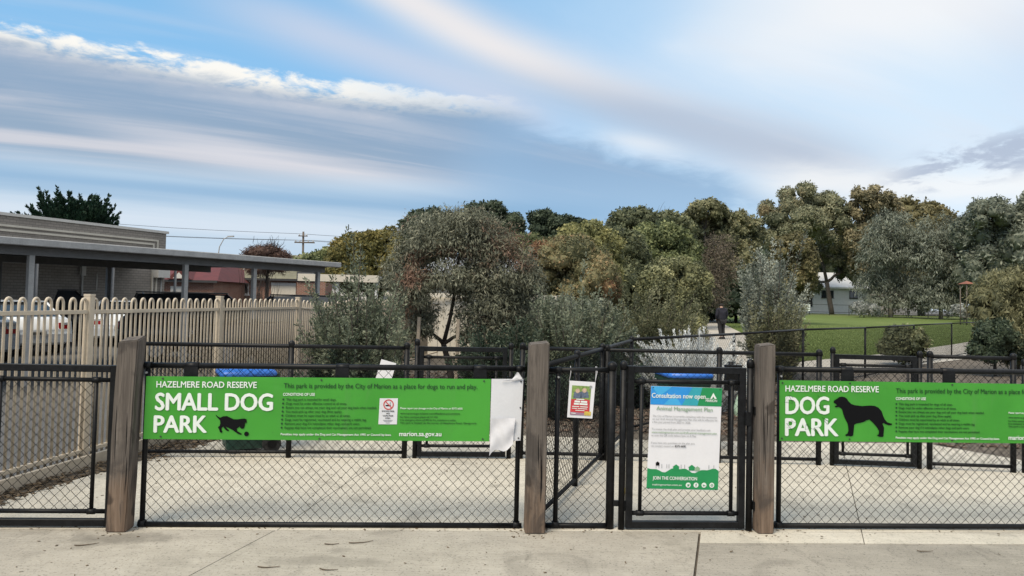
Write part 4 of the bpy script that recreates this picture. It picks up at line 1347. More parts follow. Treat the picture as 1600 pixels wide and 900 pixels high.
TREES=[
('gum_tree', 'young weeping gum tree with forked dark trunk and grey, russet tinged leaves', 'gum', (-1.08, 14.5, 0.0), [(-1.41, 14.68, 2.87, 0.88, 0.79, 0.5), (-0.84, 14.7, 2.81, 0.95, 0.85, 0.56), (-2.03, 14.74, 2.18, 0.53, 0.51, 0.57), (-0.68, 14.46, 2.02, 0.5, 0.45, 0.45), (-0.19, 14.44, 2.21, 0.68, 0.61, 0.68), (-0.42, 14.46, 1.55, 0.68, 0.62, 0.47), (0.08, 14.86, 1.41, 0.43, 0.44, 0.49), (-1.89, 14.86, 1.36, 0.46, 0.41, 0.36), (0.28, 14.36, 2.04, 0.32, 0.4, 0.44), (-0.9, 14.22, 3.09, 0.51, 0.46, 0.31), (-0.28, 14.4, 1.01, 0.52, 0.47, 0.37), (-1.9, 13.87, 1.8, 0.41, 0.36, 0.41), (-1.2, 13.94, 2.04, 0.43, 0.39, 0.31), (-1.75, 14.26, 1.11, 0.32, 0.29, 0.29), (-0.62, 14.4, 1.03, 0.42, 0.38, 0.3)], 52000, 0.088, 0.021, 0.9, 0.16, 10, 0.3, 0.05),
('acacia_tree', 'yellow green wattle tree rising behind the end of the carport roof', 'acacia', (-5.19, 27, 0.0), [(-5.64, 27.22, 3.26, 0.98, 0.88, 0.7), (-4.75, 27.49, 3.42, 0.83, 0.74, 0.76), (-6.2, 27.21, 2.66, 0.7, 0.67, 0.75), (-5.14, 27.18, 2.45, 1.05, 0.95, 0.93), (-4.24, 26.66, 2.69, 0.57, 0.82, 0.92)], 18000, 0.12, 0.05, 0.2, 0.14, 12, 0.4, 0.03),
('round_tree', 'rounded russet tipped tree behind the pale grey green shrubs', 'russet', (2.03, 26, 0.0), [(2.02, 26.17, 2.92, 1.39, 1.25, 0.94), (1.14, 26.53, 2.46, 0.82, 0.82, 0.91), (2.85, 25.45, 2.36, 0.83, 0.98, 1.09), (2.18, 26.45, 1.8, 1.48, 1.33, 1.02), (1.55, 26.02, 3.24, 0.89, 0.8, 0.67), (2.39, 26.07, 0.8, 1.34, 1.21, 0.78)], 32000, 0.1, 0.036, 0.5, 0.1, 14, 0.45, 0.03),
('round_tree', 'yellow green dome crown peeking over the russet round tree', 'olive_yellow', (3.29, 33, 0.0), [(3.2, 32.63, 4.28, 1.35, 1.21, 0.84), (2.34, 32.35, 4.04, 0.78, 0.7, 0.61), (4.32, 33.63, 3.98, 0.81, 0.73, 0.81), (3.2, 32.39, 2.81, 1.53, 1.38, 1.39)], 18000, 0.13, 0.055, 0.1, 0.1, 14, 0.45, 0.03),
('small_tree', 'pale green low tree top just right of the weeping gum crown', 'pale_green', (0.63, 35, 0.0), [(0.64, 35.15, 4.11, 1.15, 1.03, 0.6), (-0.18, 35.59, 4.0, 0.73, 0.66, 0.55), (0.59, 34.53, 2.82, 1.33, 1.33, 1.48)], 11000, 0.14, 0.06, 0.1, 0.12, 14, 0.45, 0.03),
('round_tree', 'dark green round tree with long shaded flank behind the bushes', 'dark_olive', (5.41, 38, 0.0), [(5.22, 38.17, 4.52, 1.31, 1.18, 1.05), (6.12, 38.55, 3.74, 1.06, 1.34, 1.49), (4.52, 37.57, 3.01, 1.29, 1.45, 1.61), (5.61, 37.17, 2.06, 1.28, 1.44, 1.6), (5.36, 38.64, 0.41, 1.66, 1.49, 1.0)], 22000, 0.15, 0.065, 0.2, 0.1, 14, 0.45, 0.03),
('round_tree', 'olive green ball shaped tree beside the path before the dark trees', 'olive', (5.56, 25, 0.0), [(5.37, 24.77, 2.57, 0.89, 0.8, 0.6), (6.13, 25.0, 2.21, 0.56, 0.7, 0.77), (4.76, 24.55, 2.17, 0.59, 0.65, 0.72), (5.58, 24.92, 1.66, 0.94, 0.85, 0.86), (5.5, 24.52, 1.03, 0.84, 0.76, 0.46)], 30000, 0.09, 0.036, 0.3, 0.09, 14, 0.45, 0.03),
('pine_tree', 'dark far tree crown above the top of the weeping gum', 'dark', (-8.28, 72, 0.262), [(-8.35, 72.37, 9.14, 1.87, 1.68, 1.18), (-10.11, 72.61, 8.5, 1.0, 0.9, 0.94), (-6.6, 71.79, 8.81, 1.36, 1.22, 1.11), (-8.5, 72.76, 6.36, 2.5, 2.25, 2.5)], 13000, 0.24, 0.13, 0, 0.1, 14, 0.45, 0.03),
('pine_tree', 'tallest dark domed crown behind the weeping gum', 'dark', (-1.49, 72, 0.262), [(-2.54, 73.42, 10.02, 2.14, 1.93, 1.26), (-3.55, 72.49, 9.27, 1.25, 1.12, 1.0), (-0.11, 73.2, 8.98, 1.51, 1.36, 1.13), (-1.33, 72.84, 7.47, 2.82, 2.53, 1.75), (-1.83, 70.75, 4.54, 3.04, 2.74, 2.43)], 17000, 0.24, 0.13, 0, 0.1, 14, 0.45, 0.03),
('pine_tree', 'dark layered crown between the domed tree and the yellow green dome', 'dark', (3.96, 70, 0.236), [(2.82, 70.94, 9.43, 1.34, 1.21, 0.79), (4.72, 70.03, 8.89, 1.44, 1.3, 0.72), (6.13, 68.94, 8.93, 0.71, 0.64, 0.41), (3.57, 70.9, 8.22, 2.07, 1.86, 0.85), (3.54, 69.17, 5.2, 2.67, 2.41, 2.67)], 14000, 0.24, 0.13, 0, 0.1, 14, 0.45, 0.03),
('broad_tree', 'broad dark olive crown filling the gap behind the ball shaped tree', 'dark_olive', (11.0, 58, 0.099), [(9.28, 57.22, 7.8, 1.87, 1.68, 1.08), (11.32, 57.55, 7.68, 2.08, 1.87, 0.99), (8.36, 59.36, 7.28, 0.92, 1.01, 1.12), (13.19, 59.21, 7.22, 1.53, 1.37, 1.22), (10.44, 57.97, 5.55, 2.99, 2.69, 2.24), (11.28, 59.56, 2.85, 3.58, 3.22, 2.56)], 26000, 0.22, 0.11, 0.1, 0.1, 14, 0.45, 0.03),
('broad_tree', 'mid green leafy tree in front of the broad dark olive crown', 'mid_green', (9.72, 48, 0.022), [(9.46, 48.01, 5.86, 1.65, 1.48, 0.99), (8.14, 47.49, 4.96, 1.22, 1.1, 1.14), (10.99, 48.89, 4.78, 1.34, 1.36, 1.51), (10.05, 47.67, 3.05, 2.05, 1.84, 2.05)], 20000, 0.19, 0.085, 0.1, 0.1, 14, 0.45, 0.03),
('gum_tree', 'domed gum crown standing above the dark trees by the path', 'gum_far', (17.62, 66, 0.187), [(16.86, 64.57, 9.73, 1.66, 1.5, 0.94), (16.17, 66.31, 9.35, 1.03, 0.92, 0.68), (18.43, 65.19, 9.17, 1.01, 0.91, 0.73), (17.88, 67.29, 8.22, 2.2, 1.98, 1.27), (19.73, 65.74, 8.52, 1.58, 1.42, 1.41), (20.87, 66.62, 7.48, 1.43, 1.8, 2.0), (18.41, 66.96, 4.85, 3.16, 3.62, 4.03)], 20000, 0.24, 0.11, 0.2, 0.12, 14, 0.45, 0.03),
('bare_tree', 'reddish brown thin leaved tree between the dark trees and silver wattle', 'reddish', (13.35, 52, 0.047), [(14.28, 51.98, 5.49, 1.07, 0.96, 1.07), (14.89, 52.17, 4.17, 0.9, 1.45, 1.61), (13.66, 51.6, 3.67, 0.98, 1.6, 1.77), (13.74, 51.47, 2.12, 1.06, 1.03, 1.15)], 7500, 0.2, 0.05, 0.2, 0.2, 14, 0.45, 0.03),
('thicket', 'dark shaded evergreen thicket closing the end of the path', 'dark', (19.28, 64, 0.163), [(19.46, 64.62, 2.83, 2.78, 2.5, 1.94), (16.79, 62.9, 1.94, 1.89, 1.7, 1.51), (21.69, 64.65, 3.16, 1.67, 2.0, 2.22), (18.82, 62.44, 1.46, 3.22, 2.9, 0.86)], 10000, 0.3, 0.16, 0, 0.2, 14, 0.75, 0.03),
('round_tree', 'golden olive round tree right behind the silver wattle', 'gold', (23.47, 62, 0.141), [(23.12, 61.46, 6.43, 1.48, 1.33, 1.27), (22.75, 62.73, 5.59, 0.97, 1.46, 1.62), (24.27, 62.05, 4.78, 0.96, 1.92, 2.13), (23.44, 61.96, 3.69, 1.49, 1.68, 1.86)], 16000, 0.2, 0.09, 0.1, 0.1, 14, 0.45, 0.03),
('eucalyptus_tree', 'tallest eucalyptus with airy pale crown above the white house', 'euc', (44.73, 104, 0.588), [(40.73, 105.53, 16.51, 3.44, 3.1, 2.36), (36.69, 103.09, 14.31, 2.66, 2.39, 2.21), (43.87, 105.38, 15.19, 3.44, 3.1, 2.53), (38.52, 100.84, 12.79, 4.16, 3.74, 2.25), (44.59, 102.8, 12.05, 3.0, 2.7, 2.65), (36.81, 100.89, 10.57, 2.6, 2.34, 2.6), (45.94, 106.91, 8.95, 2.76, 2.48, 2.2), (36.46, 106.23, 12.37, 2.01, 1.97, 2.19), (44.68, 102.05, 15.26, 1.4, 1.26, 1.23), (42.72, 106.15, 4.63, 1.37, 1.23, 1.28), (48.0, 106.35, 6.68, 1.64, 1.81, 2.01)], 29000, 0.4, 0.11, 0.6, 0.13, 12, 0.35, 0.02),
('eucalyptus_tree', 'bronze crowned eucalyptus beside the tallest eucalyptus', 'euc_bronze', (49.69, 101, 0.573), [(48.4, 101.57, 16.78, 2.27, 2.04, 1.4), (49.88, 100.12, 15.74, 1.89, 1.7, 1.38), (47.75, 102.03, 14.88, 1.93, 1.74, 1.58), (52.41, 102.52, 14.16, 1.59, 1.59, 1.76), (49.27, 102.41, 12.3, 2.29, 2.06, 1.94), (46.39, 99.98, 10.29, 1.72, 1.93, 2.15), (48.33, 101.3, 7.81, 2.18, 2.35, 2.61)], 11000, 0.5, 0.15, 0.5, 0.17, 12, 0.4, 0.02),
('broad_tree', 'olive bronze crown behind the weeping grey trees', 'gold', (61.64, 112, 0.6), [(58.09, 111.77, 16.76, 2.69, 2.42, 1.63), (60.38, 109.78, 15.61, 3.4, 3.06, 1.7), (62.71, 108.9, 14.62, 2.25, 2.02, 1.5), (59.47, 109.83, 12.27, 5.66, 5.1, 3.3), (61.86, 110.7, 7.63, 6.66, 5.99, 4.76)], 12000, 0.5, 0.2, 0.1, 0.15, 14, 0.45, 0.03),
('weeping_tree', 'weeping grey green tree with pale branches on the far lawn edge', 'grey_weep', (46.84, 92, 0.501), [(46.08, 90.58, 11.53, 2.49, 2.24, 2.18), (44.94, 91.42, 8.82, 2.2, 2.54, 2.83), (47.93, 91.11, 8.87, 2.19, 2.54, 2.82), (45.24, 93.12, 5.33, 2.08, 2.3, 2.56), (48.24, 93.51, 5.01, 2.89, 2.6, 2.89), (45.77, 92.54, 2.54, 2.39, 2.15, 1.59), (48.59, 91.87, 2.61, 2.37, 2.13, 1.74)], 17000, 0.45, 0.1, 1.2, 0.14, 12, 0.45, 0.02),
('weeping_tree', 'greyer weeping tree next along the far lawn edge', 'grey_weep', (51.28, 89, 0.47), [(50.55, 88.84, 10.69, 2.59, 2.34, 2.14), (52.52, 87.9, 8.76, 2.27, 2.45, 2.72), (48.89, 88.17, 7.93, 2.12, 2.45, 2.73), (52.07, 89.05, 5.75, 2.91, 2.75, 3.06), (49.71, 88.94, 3.78, 2.14, 1.93, 1.99), (53.73, 89.27, 3.5, 2.3, 2.07, 2.15), (50.76, 88.1, 2.29, 2.72, 2.45, 1.36)], 17000, 0.45, 0.1, 1.0, 0.14, 12, 0.5, 0.02),
('broad_tree', 'tall dark grey green tree at the edge of the lawn on the right', 'grey_green', (54.89, 84, 0.413), [(52.78, 82.06, 12.27, 2.4, 2.16, 1.69), (56.46, 83.11, 11.76, 2.43, 2.18, 2.0), (52.45, 84.73, 10.37, 2.18, 1.97, 2.18), (55.16, 84.4, 8.95, 3.19, 2.87, 2.61), (56.77, 81.5, 8.42, 2.8, 3.15, 3.5), (53.23, 84.81, 6.37, 2.62, 2.62, 2.91), (57.34, 85.5, 5.02, 3.67, 3.31, 3.31), (57.54, 81.58, 12.68, 2.1, 1.89, 2.1)], 20000, 0.42, 0.13, 0.5, 0.14, 12, 0.55, 0.02),
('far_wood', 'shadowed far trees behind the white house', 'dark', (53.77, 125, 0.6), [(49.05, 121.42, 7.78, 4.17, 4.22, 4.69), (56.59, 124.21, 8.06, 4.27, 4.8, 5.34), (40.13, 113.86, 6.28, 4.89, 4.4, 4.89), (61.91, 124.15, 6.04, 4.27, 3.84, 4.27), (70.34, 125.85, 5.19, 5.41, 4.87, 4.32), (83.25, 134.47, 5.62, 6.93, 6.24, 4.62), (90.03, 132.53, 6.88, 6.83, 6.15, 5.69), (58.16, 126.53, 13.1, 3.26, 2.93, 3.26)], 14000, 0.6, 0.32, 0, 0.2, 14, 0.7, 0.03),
('weeping_bush', 'big yellow green weeping bush at the right end of the park fence', 'wattle', (13.59, 20, 0.0), [(13.35, 20.16, 2.21, 0.62, 0.56, 0.55), (13.98, 20.08, 2.31, 0.86, 0.78, 0.59), (12.85, 20.05, 1.77, 0.45, 0.53, 0.59), (13.79, 20.3, 1.44, 0.87, 0.78, 0.77), (12.87, 19.7, 0.93, 0.58, 0.52, 0.58), (13.86, 19.9, 0.69, 0.85, 0.77, 0.62), (12.79, 20.23, 2.03, 0.38, 0.34, 0.35)], 22000, 0.12, 0.022, 1.3, 0.15, 12, 0.5, 0.03),
('low_shrub', 'low dark green shrub tucked under the yellow weeping bush', 'dark', (12.53, 19.3, 0.0), [(12.35, 19.02, 1.03, 0.46, 0.41, 0.39), (13.05, 19.59, 0.69, 0.5, 0.45, 0.37), (12.14, 19.08, 0.62, 0.39, 0.35, 0.33)], 7000, 0.07, 0.03, 0, 0.2, 12, 0.7, 0.03),
('low_shrub', 'small dark olive shrub just beyond the long park fence', 'dark_olive', (11.58, 22, 0.0), [(11.57, 22.23, 0.77, 0.46, 0.41, 0.38), (11.78, 21.74, 0.7, 0.37, 0.34, 0.37), (11.25, 22.15, 0.48, 0.34, 0.31, 0.34), (11.65, 22.01, 0.36, 0.53, 0.48, 0.3)], 6000, 0.08, 0.03, 0, 0.22, 10, 0.6, 0.03),
('low_shrub', 'silvery low shrub before the weeping tree on the far lawn edge', 'silver', (41.63, 88, 0.459), [(40.96, 87.85, 1.54, 0.91, 0.82, 0.68), (42.34, 87.89, 1.42, 0.91, 0.82, 0.6)], 1500, 0.3, 0.09, 0, 0.25, 14, 0.45, 0.03),
('low_shrub', 'silvery low shrub near the reddish shelter roof', 'silver', (48.57, 80, 0.364), [(48.42, 80.43, 1.45, 0.76, 0.68, 0.69), (49.18, 79.99, 1.34, 0.76, 0.68, 0.55)], 1500, 0.3, 0.09, 0, 0.25, 14, 0.45, 0.03),
('low_tree', 'green shrub mass seen over the carport end near the power pole', 'mid_green', (-15.65, 60, 0.119), [(-16.67, 60.51, 4.41, 1.25, 1.12, 0.52), (-15.3, 60.21, 4.74, 0.93, 0.84, 0.72), (-15.56, 59.35, 3.51, 1.53, 1.38, 0.92)], 3000, 0.25, 0.12, 0, 0.2, 14, 0.45, 0.03),
('leafless_shrub', 'dense rounded brown twiggy shrub above the carport roof', 'brown', (-15.04, 46, 0.012), [(-15.05, 45.38, 4.07, 1.17, 1.05, 0.47), (-16.11, 46.21, 3.81, 0.71, 0.64, 0.4), (-14.27, 46.04, 3.85, 0.71, 0.64, 0.36), (-14.95, 45.5, 3.41, 1.41, 1.27, 0.63)], 7000, 0.22, 0.03, -0.4, 0.2, 14, 0.45, 0.03),
('shrub_row', 'grey green shrub row closing the view right of the gum trunk', 'grey_green', (1.32, 19, 0.0), [(0.03, 18.91, 1.17, 0.73, 0.66, 0.65), (1.15, 18.7, 1.2, 0.64, 0.58, 0.56), (2.23, 19.76, 1.11, 0.68, 0.61, 0.59)], 9000, 0.1, 0.03, 0.3, 0.2, 12, 0.6, 0.03)]

# ------------------------------------------------------------------ wheelie bins
def bin_(label, loc, rz, scale=1.0):
    t = thing('wheelie_bin', (0, 0, 0), label, 'bin')
    w0, d0, w1, d1, h = .19, .20, .24, .27, .84
    m = MB()
    vs = []
    for z, w, d in ((.05, w0, d0), (.30, (w0 * .65 + w1 * .35), (d0 * .65 + d1 * .35)), (h - .05, w1 - .008, d1 - .008), (h - .05, w1 + .012, d1 + .012), (h, w1 + .012, d1 + .012)):
        for (a, b) in ((-w, -d + .02), (-w + .02, -d), (w - .02, -d), (w, -d + .02), (w, d - .02), (w - .02, d), (-w + .02, d), (-w, d - .02)): vs.append((a, b, z))
    fs = [tuple(range(8))[::-1], tuple(range(32, 40))]
    for r in range(4): fs += [(r * 8 + k, r * 8 + (k + 1) % 8, r * 8 + 8 + (k + 1) % 8, r * 8 + 8 + k) for k in range(8)]
    m.add(vs, fs)
    m.build('body', 'bin_green', t)
    m = MB()
    vs = []
    rows = ((h + .004, 1.06), (h + .035, 1.07), (h + .062, 1.0), (h + .082, .82), (h + .090, .4))
    for z, k in rows:
        w, d = w1 * k + .008, d1 * k + .008
        for (a, b) in ((-w, -d + .05), (-w + .04, -d), (w - .04, -d), (w, -d + .05), (w, d - .05), (w - .04, d), (-w + .04, d), (-w, d - .05)): vs.append((a, b, z))
    fs = [tuple(range(8))[::-1], tuple(range(32, 40))]
    for r in range(4): fs += [(r * 8 + k, r * 8 + (k + 1) % 8, r * 8 + 8 + (k + 1) % 8, r * 8 + 8 + k) for k in range(8)]
    m.add(vs, fs)
    lid = m.build('lid', 'bin_blue', t, True)
    MB().tube([(-.19, d1 + .05, h + .01), (.19, d1 + .05, h + .01)], .014, 8).build('handle', 'bin_green', t, True)
    for s in (-1, 1):
        w = MB().tube([(s * .215, d0 + .06, .10), (s * .262, d0 + .06, .10)], .10, 18).build('wheel', 'tyre', t, True)
        MB().tube([(s * .262, d0 + .06, .10), (s * .268, d0 + .06, .10)], .05, 12).build('hub', 'black_plastic', w, True)
        MB().box(s * .20 - .015, s * .20 + .015, d1 - .02, d1 + .06, h - .03, h + .02).build('handle_arm', 'bin_green', t)
    MB().tube([(-.215, d0 + .06, .10), (.215, d0 + .06, .10)], .012, 8).build('axle', 'galv_dark', t, True)
    t.location = loc
    t.rotation_euler.z = rz
    t.scale = (scale,) * 3
    return t


bin_('dark green wheelie bin with blue lid behind the small dog sign', (-2.83, 8.03, GZ), R(-62), .96)
bin_('wheelie bin whose blue lid shows above the consultation poster', (2.0, 8.62, GZ), R(8), 1.0)

# dog bag dispenser post beyond the centre gate
t = thing('dispenser_post', (2.47, 8.35, 0), 'black post with dog bag dispenser box and a pale green bag', 'dispenser')
MB().tube([(2.47, 8.35, 0), (2.47, 8.35, 1.05)], .03, 10).build('post', 'black_metal', t, True)
MB().box(2.38, 2.56, 8.22, 8.31, .74, 1.02, .15).build('dispenser_box', 'black_plastic', t)
m = MB()
m.lathe((2.52, 8.20, .46), [(.015, 0), (.05, .02), (.062, .09), (.045, .17), (.02, .24), (.008, .28)], 9)
m.build('bag', 'bag_green', t, True)

# ------------------------------------------------------------------ carport
CE = Vector((.4886, .8725, 0))               # along its front edge
CI = Vector((-.8725, .4886, 0))              # into its depth
CO = Vector((-9.0, 13.0, 0))
CQ = lambda t, d, z: CO + CE * t + CI * d + UP * z
cp = thing('carport', CQ(4, 2.7, -.12), 'long flat roofed steel carport beyond the cream fence', 'carport')
T0, T1_ = -6.5, 8.62
m = MB()
for z0, z1, d0, d1 in ((2.50, 2.56, .06, 5.4),):
    m.obox(CQ((T0 + T1_) / 2, (d0 + d1) / 2, (z0 + z1) / 2), CI * ((d1 - d0) / 2), UP * ((z1 - z0) / 2), CE * ((T1_ - T0) / 2))
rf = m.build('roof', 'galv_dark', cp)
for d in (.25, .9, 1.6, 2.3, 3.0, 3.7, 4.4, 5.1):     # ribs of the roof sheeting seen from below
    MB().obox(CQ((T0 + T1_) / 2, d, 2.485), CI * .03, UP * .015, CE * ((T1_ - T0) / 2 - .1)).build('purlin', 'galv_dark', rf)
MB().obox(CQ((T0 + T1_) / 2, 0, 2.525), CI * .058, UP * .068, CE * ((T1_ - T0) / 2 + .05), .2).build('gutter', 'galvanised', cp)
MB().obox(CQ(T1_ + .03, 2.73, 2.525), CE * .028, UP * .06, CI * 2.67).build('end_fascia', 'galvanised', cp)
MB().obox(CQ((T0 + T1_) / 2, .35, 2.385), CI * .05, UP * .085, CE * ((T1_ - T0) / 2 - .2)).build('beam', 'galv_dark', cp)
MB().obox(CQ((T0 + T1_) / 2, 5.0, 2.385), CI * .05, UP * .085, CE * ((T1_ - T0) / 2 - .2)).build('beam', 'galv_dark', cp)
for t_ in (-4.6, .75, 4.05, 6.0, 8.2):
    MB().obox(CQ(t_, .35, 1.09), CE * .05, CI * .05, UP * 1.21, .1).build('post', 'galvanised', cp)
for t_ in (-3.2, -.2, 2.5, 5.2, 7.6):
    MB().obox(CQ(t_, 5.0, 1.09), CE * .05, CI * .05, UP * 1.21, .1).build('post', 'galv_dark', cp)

# ------------------------------------------------------------------ grey block building
BA, BB = Vector((-16.931, 24.5, 0)), Vector((-14.449, 31.0, 0))
BEd = (BB - BA).normalized()
BNn = Vector((BEd.y, -BEd.x, 0))             # faces the car park
BL = (BB - BA).length
BQ = lambda t, o, z: BA + BEd * t + BNn * o + UP * z
bd = thing('block_building', BQ(0, -4, -.12), 'grey concrete block building with raised panel trim behind the carport', 'building')
MB().obox(BQ((BL - 12) / 2, -4, 1.93), BEd * ((BL + 12) / 2), BNn * 4, UP * 2.18).build('wall', 'block_grey', bd)
MB().obox(BQ((BL - 12) / 2 + .03, -4, 4.14), BEd * ((BL + 12) / 2 + .06), BNn * 4.06, UP * .05).build('parapet_cap', 'off_white', bd)
for k, (z, te) in enumerate(((3.76, BL - .42), (3.60, BL - .62))):
    MB().obox(BQ((te - 12) / 2, .02, z), BNn * .025, UP * .035, BEd * ((te + 12) / 2)).build('trim_band', 'cream_wall', bd)
    MB().obox(BQ(te - .035, .02, (z - .035 + 1.2) / 2), BEd * .035, BNn * .025, UP * ((z - .035 - 1.2) / 2)).build('trim_upright', 'cream_wall', bd)
aw = MB().obox(BQ((BL - 13.6) / 2, 1.6, 2.80), BNn * 1.58, UP * .04, BEd * ((BL + 10.4) / 2)).build('added_shade_roof', 'galv_dark', bd)  # lean-to roof added to put the wall below it in shade
for k in range(6): MB().tube([BQ(-9 + k * 2.7, 3.05, 2.76), BQ(-9 + k * 2.7, 3.05, -.12)], .05, 8).build('shade_roof_post', 'galv_dark', aw, True)
MB().obox(BQ(BL - .33, .16, 2.54), BEd * .30, BNn * .16, UP * .29).build('meter_box', 'off_white', bd)
MB().tube([BQ(BL - .25, .08, 2.25), BQ(BL - .25, .08, .4)], .03, 8).build('conduit', 'galvanised', bd, True)
lt = MB().tube([BQ(3.1, .05, 2.30), BQ(3.1, .05, 1.0)], .035, 8).build('conduit', 'off_white', bd, True)
MB().obox(BQ(3.2, .35, 2.62), BEd * .10, BNn * .28, UP * .07).build('flood_light', 'off_white', bd)
MB().obox(BQ(3.05, .12, 2.45), BEd * .09, BNn * .07, UP * .25, .2).build('flood_bracket', 'off_white', bd)
MB().tube([BQ(3.1, .06, 1.62), BQ(3.7, .06, 1.66), BQ(3.7, .06, 2.3)], .022, 8).build('conduit', 'off_white', bd, True)


# ------------------------------------------------------------------ houses
def gable_house(label, x0, x1, y0, y1, zw, zr, wall, roof, hip=.0, over=.4, name='house'):
    t = thing(name, ((x0 + x1) / 2, (y0 + y1) / 2, -.12), label, 'house')
    MB().box(x0, x1, y0, y1, -.12, zw).build('wall', wall, t)
    a0, a1, b0, b1 = x0 - over, x1 + over, y0 - over, y1 + over
    ym = (y0 + y1) / 2
    h = hip * (a1 - a0) / 2
    m = MB()
    m.add([(a0, b0, zw + .02), (a1, b0, zw + .02), (a1, b1, zw + .02), (a0, b1, zw + .02), (a0 + h, ym, zr), (a1 - h, ym, zr)],
          [(0, 1, 5, 4), (1, 2, 5), (2, 3, 4, 5), (3, 0, 4), (3, 2, 1, 0)])
    r = m.build('roof', roof, t)
    MB().box(a0, a1, b0 - .06, b0 - .01, zw - .10, zw + .06).build('gutter', 'dark_trim', t)
    return t, r


def window(t, x0, x1, z0, z1, y, fr='white_paint'):
    o = MB().box(x0, x1, y - .07, y + .02, z0, z1).build('window', fr, t)
    n = 2
    for k in range(n):
        a = x0 + .07 + (x1 - x0 - .07) * k / n
        b = x0 + (x1 - x0 - .07) * (k + 1) / n
        MB().box(a, b, y - .085, y - .072, z0 + .08, z1 - .08).build('pane', 'window_glass', o)
    MB().box(x0 - .06, x1 + .06, y - .14, y + .01, z0 - .09, z0).build('sill', fr, o)
    return o


h1, r1 = gable_house('red roofed house with a pale roller door seen under the carport', -25.5, -20.0, 50, 60, 2.43, 4.2, 'brick_red', 'roof_red', .55)
o = MB().box(-22.85, -21.70, 49.93, 50.02, -.12, 2.05).build('garage_door', 'off_white', h1)
for k in range(8): MB().box(-22.8, -21.75, 49.905, 49.928, -.1 + k * .26, .13 + k * .26).build('door_slat', 'off_white', o)
m = MB().add([(-22.9, 49.45, 2.52), (-21.3, 49.45, 2.52), (-22.1, 49.45, 3.3), (-22.9, 52, 2.52), (-21.3, 52, 2.52), (-22.1, 53.4, 3.3)], [(0, 1, 2), (0, 2, 5, 3), (1, 4, 5, 2)])
gb = m.build('gable', 'roof_red', r1)
MB().add([(-22.5, 49.42, 2.58), (-21.7, 49.42, 2.58), (-22.1, 49.42, 2.98)], [(0, 1, 2)]).build('gable_vent', 'off_white', gb)
MB().box(-24.4, -23.3, 49.95, 50.02, -.12, 2.2).build('doorway', 'dark_trim', h1)

h2, r2 = gable_house('brick house with olive tiled roof and small white window behind the carport', -21.6, -15.9, 56, 66, 2.78, 4.9, 'brick_red', 'roof_olive', .5)
window(h2, -20.45, -19.72, 1.6, 2.45, 56)
MB().box(-20.5, -19.67, 55.95, 56.02, 2.5, 2.7).build('lintel', 'white_paint', h2)
MB().box(-18.05, -16.2, 55.93, 56.02, -.12, 2.55).build('rendered_wall', 'cream_wall', h2)
MB().box(-18.05, -16.2, 55.9, 55.929, 2.35, 2.55).build('lintel', 'off_white', h2)
MB().tube([(-20.6, 57.3, 3.1), (-20.6, 57.3, 4.3)], .07, 8).build('flue', 'white_paint', r2, True)
h3, r3 = gable_house('low white roofed house between the brick house and dark louvred unit', -17.6, -12.2, 70, 78, 3.0, 4.6, 'off_white', 'roof_grey', .3)
t = thing('plant_enclosure', (-14.4, 52.3, -.12), 'brick shed topped by a dark louvred unit at the carport end', 'shed')
MB().box(-15.0, -13.0, 52, 54, -.12, 2.6).build('wall', 'brick_red', t)
lv = MB().box(-15.0, -13.75, 51.9, 53.2, 2.6, 3.28).build('louvre_box', 'louvre', t)
for k in range(5): MB().box(-14.95, -13.8, 51.84, 51.898, 2.66 + k * .12, 2.73 + k * .12).build('louvre_blade', 'galv_dark', lv)
t = thing('cream_pergola', (-5.6, 24.5, -.12), 'cream beam and post shelter peeking over the shrub beside the carport', 'shelter')
MB().box(-6.9, -4.3, 24.0, 24.15, 2.13, 2.36).build('fascia', 'cream_wall', t)
MB().box(-6.9, -4.3, 24.16, 27.0, 2.28, 2.34).build('roof', 'roof_grey', t)
for x in (-5.66, -4.4): MB().box(x - .05, x + .05, 24.17, 24.27, -.12, 2.27).build('post', 'white_paint', t)

# white house over the far lawn
zf = .6
t = thing('white_house', (48.2, 116, zf), 'white walled house with pale roof beyond the far lawn', 'house')
MB().box(43.2, 53.5, 112, 121, zf, 4.6).build('wall', 'white_paint', t)
m = MB().add([(42.5, 111.3, 4.6), (54.3, 111.3, 4.6), (54.3, 121.7, 4.6), (42.5, 121.7, 4.6), (46.3, 116.5, 7.0), (50.5, 116.5, 7.0)], [(0, 1, 5, 4), (1, 2, 5), (2, 3, 4, 5), (3, 0, 4), (3, 2, 1, 0)])
rw = m.build('roof', 'roof_white', t)
MB().box(42.5, 54.3, 111.2, 111.29, 4.4, 4.62).build('gutter', 'white_paint', t)
window(t, 46.6, 48.4, 3.0, 4.1, 112, 'dark_trim')
window(t, 50.8, 52.0, 3.0, 4.1, 112, 'dark_trim')
MB().box(43.8, 45.2, 111.9, 112.02, 1.6, 4.2).build('doorway', 'dark_trim', t)
t = thing('white_house', (62, 128, zf), 'low pale house glimpsed between the far weeping trees', 'house')
MB().box(54.6, 66, 121, 128, zf, 3.6).build('wall', 'off_white', t)
MB().box(54.2, 66.4, 120.6, 128.4, 3.61, 3.9).build('roof', 'roof_white', t)
